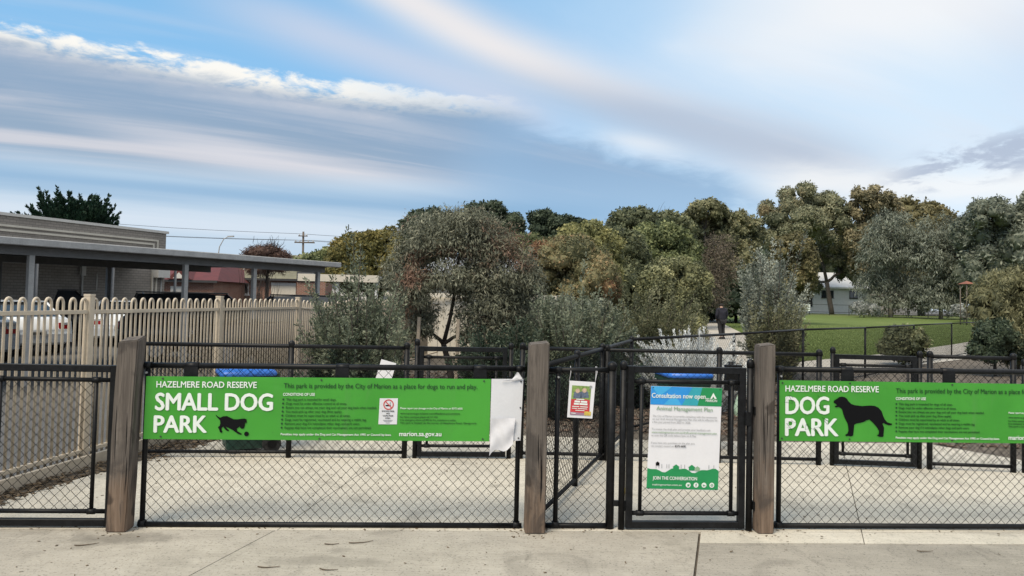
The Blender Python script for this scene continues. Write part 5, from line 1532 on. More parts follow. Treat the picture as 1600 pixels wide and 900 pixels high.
# mesh fence with banner at the far lawn edge
fz = float(zg(98))
t = thing('banner', (38.2, 97.9, fz), 'white and green banner hung on the far fence before the white house', 'banner')
MB().box(37.1, 39.25, 97.88, 97.91, 1.02, 1.92).build('sheet', 'print_white', t)
MB().add([(37.2, 97.87, 1.12), (39.0, 97.87, 1.12), (39.0, 97.87, 1.30), (38.4, 97.87, 1.42), (37.9, 97.87, 1.30), (37.2, 97.87, 1.40)], [(0, 1, 2, 3, 4, 5)]).build('green_print', 'print_sage', t)
t = thing('far_fence', (45, 98, fz), 'thin dark rail fence along the far edge of the lawn', 'fence')
for i in range(9):
    x = 36.6 + i * 2.6
    MB().tube([(x, 98, fz - .05), (x, 98, 1.95)], .05, 6).build('post', 'dark_trim', t)
for z in (1.92, .95): MB().tube([(36.6, 98, z), (57.5, 98, z)], .03, 6).build('rail', 'dark_trim', t)
# small shelter with orange roof
sz = float(zg(70))
t = thing('park_shelter', (43.2, 70, sz), 'small park shelter with reddish orange roof by the weeping bush', 'shelter')
MB().add([(42.5, 69.6, 4.1), (43.4, 69.6, 4.1), (43.4, 71.0, 4.1), (42.5, 71.0, 4.1), (42.95, 70.3, 4.4)], [(0, 1, 4), (1, 2, 4), (2, 3, 4), (3, 0, 4), (3, 2, 1, 0)]).build('roof', 'roof_orange', t)
for x, y in ((42.65, 69.8), (43.25, 69.8), (42.65, 70.8), (43.25, 70.8)): MB().tube([(x, y, sz - .02), (x, y, 4.11)], .05, 8).build('post', 'pole_wood', t, True)
MB().box(42.6, 43.3, 69.9, 70.7, sz + .7, sz + .78).build('table', 'pole_wood', t)

# cream sheet fence behind the weeping gum
t = thing('sheet_fence', (-1.3, 21.8, 0), 'cream corrugated sheet fence behind the weeping gum trunk', 'fence')
for i in range(26):
    x = -3.6 + i * .185
    y = 21.8 - (i * .012)
    MB().box(x, x + .178, y - (.03 if i % 2 else .0), y + .02, .0, 1.78).build('sheet', 'cream_wall', t)
MB().box(-3.65, 1.3, 21.48, 21.54, 1.70, 1.82).build('top_rail', 'cream_wall', t)
# the neighbour's pale wall above it
t, r_ = gable_house('pale house wall glimpsed through the weeping gum leaves', -3.9, 3.0, 30, 37, 2.5, 3.5, 'cream_wall', 'roof_grey', .3)

# stakes beside the young gum
for (x, y, h, lab) in ((-1.72, 13.9, 1.32, 'grey timber tree stake left of the weeping gum trunk'), (-.98, 13.8, 1.30, 'grey timber tree stake in front of the weeping gum trunk'), (1.15, 13.2, 1.15, 'thin timber stake among the shrubs right of the weeping gum')):
    m = MB().obox((x, y, h / 2), (.032, 0, 0), (0, .032, 0), (0.012, 0, h / 2), .25)
    tag(m.build('tree_stake', 'stake'), lab, 'stake', 'tree stakes')

# ------------------------------------------------------------------ poles and wires
t = thing('street_lamp', (-27.75, 70, -.12), 'thin curved street lamp rising behind the carport roof', 'street lamp')
MB().tube([(-27.75, 70, -.12), (-27.72, 70, 4.8), (-27.58, 70, 6.0), (-27.2, 70, 6.75), (-26.8, 70, 6.98)], [.09, .07, .05, .045, .04], 8).build('pole', 'galvanised', t, True)
MB().obox((-26.55, 70, 7.0), (.30, 0, .02), (0, .12, 0), (0, 0, .06), .3).build('lamp_head', 'galvanised', t)
t = thing('power_pole', (-25.3, 90, -.12), 'wooden power pole with crossarms behind the carport end', 'power pole')
MB().tube([(-25.25, 90, -.12), (-25.37, 90, 9.3)], [.17, .12], 8).build('pole', 'pole_wood', t, True)
MB().box(-26.35, -23.92, 89.75, 89.88, 7.9, 8.06).build('crossarm', 'pole_wood', t)
MB().box(-25.9, -24.8, 89.75, 89.88, 8.7, 8.82).build('crossarm', 'pole_wood', t)
for x, z in ((-26.2, 8.06), (-25.7, 8.06), (-24.7, 8.06), (-24.1, 8.06), (-25.8, 8.82), (-24.9, 8.82)): MB().lathe((x, 89.81, z), [(.05, 0), (.07, .06), (.04, .12), (.06, .18)], 8).build('insulator', 'off_white', t, True)
for i, (x0, z0, x1, y1, z1, x2, y2, z2) in enumerate(((-26.2, 8.25, -60, 75, 8.7, 30, 118, 9.5), (-24.1, 8.25, -58, 76, 8.5, 32, 118, 9.3), (-25.8, 9.02, -60, 74, 9.9, 30, 117, 10.4))):
    pts = []
    for q in np.linspace(0, 1, 9): pts.append((x1 + (x0 - x1) * q, y1 + (89.81 - y1) * q, z1 + (z0 - z1) * q - 1.0 * math.sin(math.pi * q) * .5))
    for q in np.linspace(0, 1, 12)[1:]: pts.append((x0 + (x2 - x0) * q, 89.81 + (y2 - 89.81) * q, z0 + (z2 - z0) * q - math.sin(math.pi * q) * .6))
    MB().tube(pts, .020, 4).build('wire', 'dark_trim', t)


# ------------------------------------------------------------------ cars
def car(label, loc, rz, paint, suv=False, cat='car'):
    """x forward, y left; body lofted through stations along x"""
    t = thing('parked_car', (0, 0, 0), label, cat, 'cars parked under the carport')
    k = 1.16 if suv else 1.0
    st = [(-2.25, .80, .42, .70), (-2.20, .86, .30, .98), (-1.95, .89, .26, 1.04), (-1.3, .90, .24, 1.02), (0, .90, .22, .98), (1.0, .90, .22, .95), (1.7, .88, .24, .88), (2.1, .82, .28, .76), (2.28, .68, .34, .62)]
    m = MB()
    vs, fs = [], []
    for (x, w, zb, zt) in st:
        zt *= k
        for (a, z) in ((.80, zb), (1.0, zb + .10), (1.02, (zb + zt) / 2), (.97, zt - .06), (.86, zt)): vs.append((x, w * a, z))
        for (a, z) in ((.86, zt), (.97, zt - .06), (1.02, (zb + zt) / 2), (1.0, zb + .10), (.80, zb)): vs.append((x, -w * a, z))
    for i in range(len(st) - 1):
        for j in range(10): fs.append((i * 10 + j, i * 10 + (j + 1) % 10, i * 10 + 10 + (j + 1) % 10, i * 10 + 10 + j))
    fs += [tuple(range(10)), tuple(range((len(st) - 1) * 10, len(st) * 10))[::-1]]
    m.add(vs, fs)
    b = m.build('body', paint, t, True)
    zr = 1.44 if not suv else 1.78
    x0, x1, x2, x3 = (-1.75, -1.0, .25, 1.05) if not suv else (-2.1, -1.85, .3, 1.0)
    zb = .97 * k
    m = MB()
    vs = []
    for (x, w, z) in ((x0, .76, zb), (x1, .62, zr - .04), ((x1 + x2) / 2, .62, zr), (x2, .62, zr - .03), (x3, .74, zb - .02)):
        vs += [(x, w, z), (x, -w, z)]
    g0 = [(x0, .80, zb - .04), (x1, .80, zb - .04), ((x1 + x2) / 2, .80, zb - .04), (x2, .80, zb - .04), (x3, .78, zb - .06)]
    for (x, w, z) in g0: vs += [(x, w, z), (x, -w, z)]
    fs = []
    for i in range(4):
        fs += [(2 * i, 2 * i + 1, 2 * i + 3, 2 * i + 2), (2 * i, 2 * i + 2, 12 + 2 * i, 10 + 2 * i), (2 * i + 1, 11 + 2 * i, 13 + 2 * i, 2 * i + 3)]
    fs += [(0, 10, 11, 1), (8, 9, 19, 18)]
    m.add(vs, fs)
    gl = m.build('windows', 'window_glass', t)
    MB().obox(((x1 + x2) / 2, 0, zr + .005), ((x2 - x1) / 2 + .05, 0, 0), (0, .63, 0), (0, 0, .018), .15).build('roof_panel', paint, t)
    for s in (-1, 1):
        for (xa, za, xb, zb_) in ((x0, zb, x1, zr - .03), (x2, zr - .03, x3, zb), ((x1 + x2) / 2, zb - .02, (x1 + x2) / 2 + .02, zr - .02)):
            MB().tube([(xa, s * .775, za), (xb, s * .635, zb_)], .03, 6).build('pillar', paint, t)
        tl = MB().obox((-2.215, s * .66, .80 * k), (.035, 0, 0), (0, .15, 0), (0, 0, .085), .2).build('tail_light', 'tail_red', t)
        MB().obox((-2.238, s * .66, .86 * k), (.016, 0, 0), (0, .10, 0), (0, 0, .03)).build('reverse_lens', 'lamp_clear', tl)
        MB().obox((2.16, s * .56, .66 * k), (.06, 0, 0), (0, .16, 0), (0, 0, .06), .2).build('headlight', 'lamp_clear', t)
        for xw in (-1.35, 1.40):
            w = MB().tube([(xw, s * .72, .31), (xw, s * .925, .31)], .31, 20).build('wheel', 'tyre', t, True)
            MB().tube([(xw, s * .925, .31), (xw, s * .935, .31)], .20, 14).build('rim', 'rim', w, True)
        MB().obox((.72, s * .97, .98 * k), (.07, 0, 0), (0, .07, 0), (0, 0, .05), .3).build('mirror', paint, t)
    MB().obox((-2.27, 0, .47), (.05, 0, 0), (0, .84, 0), (0, 0, .12), .3).build('bumper', paint, t)
    pl = MB().obox((-2.335, 0, .60), (.012, 0, 0), (0, .19, 0), (0, 0, .06)).build('number_plate', 'off_white', t)
    for q in range(6): MB().obox((-2.349, -.13 + q * .052, .60), (.001, 0, 0), (0, .016, 0), (0, 0, .032)).build('plate_mark', 'print_black', pl)
    t.location = loc
    t.rotation_euler.z = rz
    return t


car('white sedan under the carport with red tail lights facing the fence', (-14.5, 21.5, -.12), R(142), 'car_white')
car('pale silver sedan cut off by the left edge under the carport', (-14.1, 18.7, -.12), R(142), 'car_silver')
car('black four wheel drive parked in the dark under the carport', (-16.2, 27.2, -.12), R(25), 'car_black', True)
car('white hatchback with red lights further along behind the fence', (-13.6, 26.0, -.12), R(118), 'car_white')
car('black wagon parked behind the middle pickets', (-8.2, 20.6, -.12), R(20), 'car_black', True)
car('dark car whose curved roof shows above the dipped fence panel', (-5.9, 19.4, -.12), R(200), 'car_black', True)
t = thing('barrier_rail', (-10.4, 24.5, -.12), 'yellow painted barrier rail glimpsed between the cream pickets', 'barrier')
MB().box(-11.6, -9.9, 24.45, 24.55, .95, 1.08).build('rail', 'yellow_paint', t)
for x in (-11.5, -10.0): MB().box(x - .05, x + .05, 24.56, 24.66, -.12, 1.05).build('post', 'yellow_paint', t)


# ------------------------------------------------------------------ person
def skin_mesh(name, verts, edges, radii, mat, parent, sub=2, rootv=0):
    me = bpy.data.meshes.new(name)
    me.from_pydata(verts, edges, [])
    o = bpy.data.objects.new(name, me)
    COL.objects.link(o)
    md = o.modifiers.new('skin', 'SKIN')
    md.use_smooth_shade = True
    sv = me.skin_vertices[0].data
    for i, r in enumerate(radii):
        sv[i].radius = r if isinstance(r, tuple) else (r, r)
        sv[i].use_root = (i == rootv)
    s = o.modifiers.new('sub', 'SUBSURF')
    s.levels = sub
    s.render_levels = sub
    dg = bpy.context.evaluated_depsgraph_get()
    m2 = bpy.data.meshes.new_from_object(o.evaluated_get(dg))
    m2.name = name
    m2.materials.clear()
    m2.materials.append(MATS[mat])
    o.modifiers.clear()
    o.data = m2
    o.parent = parent
    return o


pn = thing('person', (10.16, 36.0, .006), 'person in a dark navy hooded jacket and black trousers walking on the footpath', 'person')
pn.rotation_euler.z = R(14)
# local: faces +y (away from the camera), x to the right
B = [(0, 0, .93), (0, .01, 1.10), (0, .0, 1.30), (0, -.01, 1.44), (0, .03, 1.51), (0, .06, 1.60), (0, .075, 1.68),
     (.09, 0, .90), (.10, .05, .50), (.105, -.02, .10), (.11, .12, .05),
     (-.09, 0, .90), (-.10, -.03, .50), (-.105, -.16, .12), (-.11, -.04, .05),
     (.19, -.01, 1.40), (.25, -.03, 1.14), (.20, .12, .96), (.17, .17, .90),
     (-.19, -.01, 1.40), (-.12, -.03, 1.14), (-.20, .12, .96), (-.17, .17, .90)]
E = [(0, 1), (1, 2), (2, 3), (3, 4), (4, 5), (5, 6), (0, 7), (7, 8), (8, 9), (9, 10), (0, 11), (11, 12), (12, 13), (13, 14), (3, 15), (15, 16), (16, 17), (17, 18), (3, 19), (19, 20), (20, 21), (21, 22)]
RAD = [(.13, .09), (.12, .085), (.13, .09), (.09, .065), .055, .088, .078, .075, .055, .042, .04, .075, .055, .042, .04, .045, .038, .034, .032, .045, .038, .034, .032]
skin_mesh('body', B, E, RAD, 'skin', pn)
JV = [(0, 0, .84), (0, .0, 1.06), (0, -.005, 1.28), (0, -.01, 1.42), (.20, -.01, 1.40), (.275, -.03, 1.14), (.215, .10, .95), (-.20, -.01, 1.40), (-.275, -.03, 1.14), (-.215, .10, .95), (0, -.02, 1.50), (0, -.09, 1.44)]
skin_mesh('jacket', JV, [(0, 1), (1, 2), (2, 3), (3, 4), (4, 5), (5, 6), (3, 7), (7, 8), (8, 9), (3, 10), (3, 11)], [(.235, .17), (.225, .165), (.235, .175), (.19, .15), .105, .082, .065, .105, .082, .065, (.115, .10), (.12, .09)], 'jacket', pn)
TV = [(0, 0, .90), (.095, 0, .86), (.105, .05, .50), (.108, -.02, .11), (-.095, 0, .86), (-.105, -.03, .50), (-.108, -.16, .13)]
skin_mesh('trousers', TV, [(0, 1), (1, 2), (2, 3), (0, 4), (4, 5), (5, 6)], [(.19, .15), .125, .095, .075, .125, .095, .075], 'trousers', pn)
hv = skin_mesh('hair', [(0, .03, 1.575), (0, .045, 1.64), (0, .065, 1.70)], [(0, 1), (1, 2)], [(.095, .09), (.115, .11), (.10, .10)], 'hair', pn)
for (x, y, z) in ((.108, 0, .0), (-.108, -.14, .012)):
    m = MB()
    m.add([(x - .045, y - .10, z), (x + .045, y - .10, z), (x + .05, y + .17, z), (x - .05, y + .17, z), (x - .035, y - .09, z + .10), (x + .035, y - .09, z + .10), (x + .038, y + .14, z + .055), (x - .038, y + .14, z + .055)],
          [(3, 2, 1, 0), (4, 5, 6, 7), (0, 1, 5, 4), (1, 2, 6, 5), (2, 3, 7, 6), (3, 0, 4, 7)])
    o = m.build('shoe', 'shoe')
    o.parent = pn

# ------------------------------------------------------------------ trees
def limb(m, a, b, r0, r1, rnd, n=5, bow=.12):
    a, b = Vector(a), Vector(b)
    L = (b - a).length
    pts = []
    for i in range(n + 1):
        q = i / n
        p = a.lerp(b, q)
        p = p + Vector((rnd.uniform(-1, 1), rnd.uniform(-1, 1), rnd.uniform(-.4, .4))) * L * bow * .3 * math.sin(math.pi * q) + UP * L * bow * math.sin(math.pi * q) * .4
        pts.append(p)
    m.tube(pts, [r0 + (r1 - r0) * i / n for i in range(n + 1)], 6)
    return pts


def crown_arrays(lobes, n, ll, lw, droop, cl, per, fill, rng):
    lobes = np.array(lobes)
    vol = lobes[:, 3] * lobes[:, 5]
    w = vol / vol.sum()
    nc = max(4, int(n / per))
    li = rng.choice(len(lobes), nc, p=w)
    d = unit(rng.normal(size=(nc, 3)))
    d[:, 2] = np.where(d[:, 2] < -.5, d[:, 2] * .5, d[:, 2])
    d = unit(d)
    rad = (1 - fill) + fill * rng.random(nc) ** .5 if False else np.where(rng.random(nc) < .72, rng.uniform(.78, 1.06, nc), rng.uniform(1 - fill - .35, .85, nc))
    wob = 1 + .13 * np.sin(d[:, 0] * 5 + li) * np.cos(d[:, 2] * 6 + li * 2) + .07 * np.sin(d[:, 1] * 11 + d[:, 2] * 9)
    C = lobes[li, :3] + d * lobes[li, 3:6] * (rad * wob)[:, None]
    sig = cl * np.sqrt(vol[li])
    rep = rng.poisson(per, nc) + 1
    ci = np.repeat(np.arange(nc), rep)
    off = rng.normal(size=(len(ci), 3)) * sig[ci, None] * np.array([1, 1, .7])
    L = C[ci] + off
    A = unit(d[ci] * .55 + rng.normal(size=(len(ci), 3)) * .75 + np.array([0, 0, -droop]))
    sz = rng.uniform(.65, 1.35, len(ci))
    tint = np.clip(.45 + .22 * rng.normal(size=nc)[ci] + .16 * rng.normal(size=len(ci)), 0, 1)
    Nn = unit(d[ci] + np.array([0, 0, .35]) + rng.normal(size=(len(ci), 3)) * .55)
    V, Q = leaf_quads(L, A, ll * sz, lw * sz, rng, Nn)
    return V, Q, tint


def ico():
    bm = bmesh.new()
    bmesh.ops.create_icosphere(bm, subdivisions=2, radius=1)
    V = np.array([v.co[:] for v in bm.verts])
    F_ = np.array([[v.index for v in f.verts] for f in bm.faces])
    bm.free()
    return V, F_


ICO_V, ICO_F = ico()


def dense_arrays(lobes, n, ll, lw, droop, K, br, rng):
    """crown of leafy bumps: every lobe carries K rounded bumps whose skins are covered with leaves"""
    bc, brad, bd = [], [], []
    for l in lobes:
        c, r = np.array(l[:3]), np.array(l[3:6])
        for k in range(K):
            z = 1 - (k + rng.uniform(.2, .8)) / K * 1.75
            a = k * 2.39996 + rng.uniform(-.4, .4)
            q = math.sqrt(max(0, 1 - z * z))
            d = np.array([q * math.cos(a), q * math.sin(a), z])
            f = br * rng.uniform(.75, 1.25)
            bc.append(c + d * r * (1.02 - f * .75))
            brad.append(r.mean() * .35 * f + r * .65 * f)
            bd.append(d)
    bc, brad, bd = np.array(bc), np.array(brad), np.array(bd)
    w = (brad ** 2).sum(1)
    i = rng.choice(len(bc), n, p=w / w.sum())
    d = unit(rng.normal(size=(n, 3)) + bd[i] * .7 + np.array([0, 0, .25]))
    bt = rng.normal(size=len(bc)) * .17
    lump = 1 + .10 * np.sin(d[:, 0] * 7 + i) * np.sin(d[:, 2] * 8 + i * 1.7)
    C = bc[i] + d * brad[i] * (rng.uniform(.86, 1.10, n) * lump)[:, None]
    C = C + rng.normal(size=C.shape) * (ll * .35)
    N = unit(d + rng.normal(size=(n, 3)) * .5)
    A = unit(rng.normal(size=(n, 3)) + d * .35 + np.array([0, 0, -droop]))
    sz = rng.uniform(.5, 1.6, n)
    tint = np.clip(.45 + bt[i] + .2 * rng.normal(size=n), 0, 1)
    V, Q = leaf_quads(C, A, ll * sz, lw * sz * 1.25, rng, N)
    m = len(bc)
    dv = ICO_V[None] * (1 + .12 * rng.normal(size=(m, len(ICO_V), 1)))
    CV = bc[:, None] + dv * brad[:, None] * .84
    CF = ICO_F[None] + (np.arange(m) * len(ICO_V))[:, None, None]
    ct = np.repeat(np.clip(.40 + bt, 0, 1), len(ICO_F))
    return V, Q, tint, CV.reshape(-1, 3), CF.reshape(-1, 3), ct


DENSE = {'round_tree': (15, .42), 'pine_tree': (13, .45), 'broad_tree': (15, .42), 'small_tree': (12, .45), 'acacia_tree': (12, .42), 'thicket': (10, .5), 'far_wood': (10, .5), 'low_shrub': (9, .5), 'eucalyptus_tree': (9, .36), 'leafless_shrub': (8, .45), 'low_tree': (9, .5), 'shrub_row': (12, .45), 'weeping_bush': (14, .42)}
TREE_KIND = {'pine_tree': 'tree', 'low_shrub': 'shrub', 'weeping_bush': 'bush', 'leafless_shrub': 'shrub', 'low_tree': 'shrub'}
PALE = ('grey_weep',)
for ti, (name, label, pal, base, lobes, n, ll, lw, droop, cl, per, fill, thick) in enumerate(TREES):
    rng = np.random.default_rng(100 + ti)
    rnd = random.Random(ti)
    stuff = name in ('far_wood', 'thicket')
    b = Vector(base) - UP * .05
    t = thing(name, b, label, TREE_KIND.get(name, 'tree'))
    if stuff:
        del t['category']
        t['kind'] = 'stuff'
    top = max(l[2] + l[5] for l in lobes)
    H = top - b.z
    cz = min(l[2] for l in lobes)
    cx = sum(l[0] for l in lobes) / len(lobes)
    fork = Vector((b.x + (cx - b.x) * .25, b.y, b.z + max(.25 * H, min(cz - b.z, .4 * H) * .8)))
    m = MB()
    r0 = max(.02, H * thick)
    if label.startswith('young weeping gum'):
        fork = Vector((b.x - .22, b.y, .80)); r0 = .075
    limb(m, b, fork, r0, r0 * .75, rnd, 4, .05)
    done = [fork]
    order = sorted(lobes, key=lambda l: (Vector(l[:3]) - fork).length)
    order = [order[-1]] + order[:-1] if len(order) > 2 else order
    for li_, l in enumerate(order):
        c = Vector(l[:3])
        cand = [p_ for p_ in done if p_.z < c.z] or [fork]
        s0_ = fork if li_ < 2 else min(cand, key=lambda p_: (p_ - c).length)
        k_ = max(.25, 1 - (s0_ - fork).length / (H * .8))
        pts = limb(m, s0_, c, r0 * .62 * k_, r0 * .16, rnd, 6, .2)
        done += pts[1:5]
        limb(m, c, c + Vector((rnd.uniform(-.3, .3) * l[3], rnd.uniform(-.3, .3) * l[4], l[5] * .5)), r0 * .16, r0 * .04, rnd, 3)
        for k in range(6):
            s_ = pts[rnd.randint(2, 6)]
            e2 = c + Vector((rnd.uniform(-.9, .9) * l[3], rnd.uniform(-.9, .9) * l[4], rnd.uniform(-.5, .9) * l[5]))
            limb(m, s_, e2, r0 * .13, r0 * .025, rnd, 3)
    m.build('trunk', 'bark_pale' if pal in PALE else ('bark_dark' if pal in ('dark', 'gum', 'dark_olive', 'brown') else 'bark'), t, True)
    dn = DENSE.get(name, (13, .40) if pal == 'gum_far' else None)
    if dn:
        V, Q, tint, CV, CF, ct = dense_arrays(lobes, n, ll, lw, droop, dn[0], dn[1], rng)
        CV[:, 2] = np.maximum(CV[:, 2], b.z + .05)
        np_obj('inner_crown', CV, CF, 'leaf_' + pal, t, ct, True)
    else:
        V, Q, tint = crown_arrays(lobes, n, ll, lw, droop, cl, per, fill, rng)
    V[:, 2] = np.maximum(V[:, 2], b.z + .06)
    np_obj('crown', V, Q, 'leaf_' + pal, t, tint)


# ------------------------------------------------------------------ shrubs grown from upright leafy shoots
def shoot_shrub(name, label, base, rx, h, pal, nshoot, nleaf, ll, lw, seed, spread=.5, core=.35, stem='bark', curve=.2, tall=None, lean_k=.10, along=.7):
    rng = np.random.default_rng(seed)
    t = thing(name, base, label, 'shrub')
    b = np.array(base)
    LV, LA, LS, LT = [], [], [], []
    m = MB()
    for k in range(nshoot):
        ang = rng.uniform(0, 2 * math.pi)
        rr = math.sqrt(rng.random())
        o = b + np.array([math.cos(ang) * rr * rx * .45, math.sin(ang) * rr * rx * .45, 0])
        out = np.array([math.cos(ang), math.sin(ang), 0]) * spread * rr
        lean = rng.normal(size=3) * lean_k
        d0 = unit(np.array([0, 0, 1.0]) + out + lean)
        L = h * rng.uniform(.55, 1.0) * (1 - .35 * rr ** 2)
        if tall and rng.random() < tall: L *= 1.18
        q = np.linspace(0, 1, 6)
        bend = out * curve * h + rng.normal(size=3) * .05 * h
        pts = o + d0 * (q[:, None] * L) + bend * (q[:, None] ** 2) - np.array([0, 0, 1]) * (rr * .10 * h) * q[:, None] ** 2
        pts[:, 2] = np.maximum(pts[:, 2], b[2] + .01)
        if k % 2 == 0: m.tube([tuple(p) for p in pts], [.012 * h ** .5 * (1 - .85 * a) for a in q], 4, False)
        nl = int(nleaf * rng.uniform(.7, 1.3))
        u = core + (1 - core) * rng.random(nl) ** .8
        ix = np.clip((u * 5).astype(int), 0, 4)
        fr = (u * 5 - ix)[:, None]
        p = pts[ix] * (1 - fr) + pts[ix + 1] * fr
        ax = unit(pts[ix + 1] - pts[ix])
        side = unit(rng.normal(size=(nl, 3)))
        A = unit(ax * along + side * .75)
        w = (1.15 - u)[:, None] * (.10 if along < 1 else .045) * min(h, 1.5)
        p = p + side * w * rng.random((nl, 1)) + A * ll * .5
        LV.append(p); LA.append(A); LS.append(rng.uniform(.6, 1.2, nl) * (1.15 - .5 * u))
        LT.append(np.clip(.5 + .16 * rng.normal(size=nl) + rng.normal() * .24, 0, 1))
    C = np.concatenate(LV); A = np.concatenate(LA); S = np.concatenate(LS); T = np.concatenate(LT)
    V, Q = leaf_quads(C, A, ll * S, lw * S, rng)
    V[:, 2] = np.maximum(V[:, 2], b[2] + .01)
    m.build('stems', stem, t)
    np_obj('foliage', V, Q, 'leaf_' + pal, t, T)
    return t


shoot_shrub('grey_shrub', 'tall grey green shrub behind the fence in front of the cream pickets', (-2.10, 10.3, 0), .75, 2.2, 'shrub_grey', 230, 230, .080, .034, 11, .20, .03, tall=.12, lean_k=.06)
shoot_shrub('grey_shrub', 'dark leafed low shrub at the foot of the tall grey green shrub', (-2.05, 10.0, 0), .75, 1.25, 'shrub_dark', 150, 170, .078, .040, 12, .36, .02)
shoot_shrub('grey_shrub', 'dark dense shrub right of the weeping gum trunk', (-.05, 13.0, 0), 1.0, 1.5, 'shrub_dark', 170, 170, .095, .044, 13, .5, .02)
shoot_shrub('grey_shrub', 'spiky pale grey green shrub in front of the russet round tree', (1.15, 13.3, 0), 1.25, 2.0, 'shrub_grey', 230, 200, .098, .040, 14, .45, .03, tall=.15)
shoot_shrub('grey_shrub', 'lower dark grey shrub right behind the corner of the divider fence', (1.75, 12.4, 0), .9, 1.25, 'shrub_dark', 150, 160, .085, .040, 15, .55, .02)
shoot_shrub('grey_shrub', 'feathery olive grey shrub just left of the white shrub', (2.62, 14.6, 0), 1.15, 2.1, 'shrub_olive', 230, 210, .092, .036, 16, .38, .02, tall=.12)
shoot_shrub('silver_wattle', 'tall silvery wattle shrub beside the footpath behind the park fence', (5.98, 17.2, 0), .65, 3.3, 'silver_wattle', 260, 300, (.10), .040, 17, .10, .02, curve=.03, tall=.12, lean_k=.05)
shoot_shrub('grey_shrub', 'olive grey spiky shrub leaning beside the tall silvery wattle', (5.85, 16.5, 0), .55, 1.9, 'shrub_olive', 140, 200, .095, .036, 18, .16, .02, tall=.2, lean_k=.06)
shoot_shrub('white_shrub', 'bright white silvery shrub behind the park fence corner', (2.90, 12.0, 0), 1.1, 1.36, 'white', 340, 320, .052, .016, 19, .50, .03, 'bark_pale', tall=.15, along=1.4)
shoot_shrub('white_shrub', 'pale sparse silvery shrub low beside the bright white shrub', (3.65, 13.0, 0), .8, .8, 'white', 110, 190, .045, .013, 20, .6, .06, 'bark_pale', tall=.3, along=1.6)
shoot_shrub('grey_shrub', 'low grey shrub in the mulch behind the middle timber post', (.75, 10.9, 0), .7, .85, 'shrub_dark', 90, 120, .05, .024, 21, .6, .05)

# bare upright twigs
for (lab, x, y, z0, h, w, n, sd_, mt, r) in (('bare upright twigs sprouting from the brown twiggy shrub', -15.1, 46, 3.6, 1.7, 1.2, 40, 1, 'bark_dark', .02), ('reddish bare shrub before the brick house', -11.0, 32.5, -.12, 3.1, .9, 46, 2, 'bark_dark', .016), ('leafless pale twiggy crown above the broad dark trees', 12.3, 62, 7.0, 2.6, 2.0, 44, 3, 'bark', .03)):
    rnd = random.Random(sd_)
    t = thing('bare_shrub', (x, y, -.12 if z0 < 5 else 0), lab, 'shrub')
    m = MB()
    m.tube([(x, y, -.12 if z0 < 5 else 0), (x, y, z0 + .1)], [.12, .08], 6)
    for k in range(n):
        a = rnd.uniform(0, 6.28)
        q = rnd.random() ** .5
        e = Vector((x + math.cos(a) * w * q, y + math.sin(a) * w * q, z0 + h * rnd.uniform(.6, 1) * (1 - .3 * q)))
        pts = limb(m, (x, y, z0), e, r, r * .3, rnd, 4, .15)
        for j in range(2):
            s_ = pts[rnd.randint(2, 4)]
            limb(m, s_, s_ + Vector((rnd.uniform(-.12, .25) * w, rnd.uniform(-.2, .2) * w, rnd.uniform(.1, .35) * h)), r * .5, r * .2, rnd, 2)
    m.build('branches', mt, t)

# conifer behind the block building: feathery sprays rising outwards
rng = np.random.default_rng(55)
t = thing('conifer_tree', (-26.2, 44, -.12), 'dark feathery conifer rising over the block building roof', 'tree')
MB().tube([(-26.2, 44, -.12), (-26.2, 44, 4.5)], [.28, .15], 8).build('trunk', 'bark_dark', t, True)
LV, LA, LS = [], [], []
for k in range(300):
    ang = rng.uniform(0, 2 * math.pi)
    el = rng.uniform(.25, 1.45)
    d = np.array([math.cos(ang) * math.cos(el), math.sin(ang) * math.cos(el), math.sin(el)])
    L = (3.3 * math.cos(el) ** 1.1 + 2.0 * math.sin(el) ** 2) * rng.uniform(.45, 1.02)
    o = np.array([-26.1, 44, 4.3 + rng.uniform(-.6, .2)])
    nl = 150
    u = rng.random(nl) ** .6
    tip = np.array([0, 0, .75]) * L * .28
    p = o + d * (u[:, None] * L) + tip * u[:, None] ** 2
    ax = unit(d + tip * 2 * u[:, None] / L)
    side = unit(rng.normal(size=(nl, 3)))
    A = unit(ax * .9 + side * .6)
    p = p + side * ((1.15 - u) * .62 * rng.random(nl))[:, None]
    LV.append(p); LA.append(A); LS.append(rng.uniform(.6, 1.3, nl))
C = np.concatenate(LV); A = np.concatenate(LA); S = np.concatenate(LS)
V, Q = leaf_quads(C, A, (.24 * S), .10 * S, rng)
np_obj('crown', V, Q, 'leaf_conifer', t, np.clip(.45 + .25 * rng.normal(size=len(C)), 0, 1))


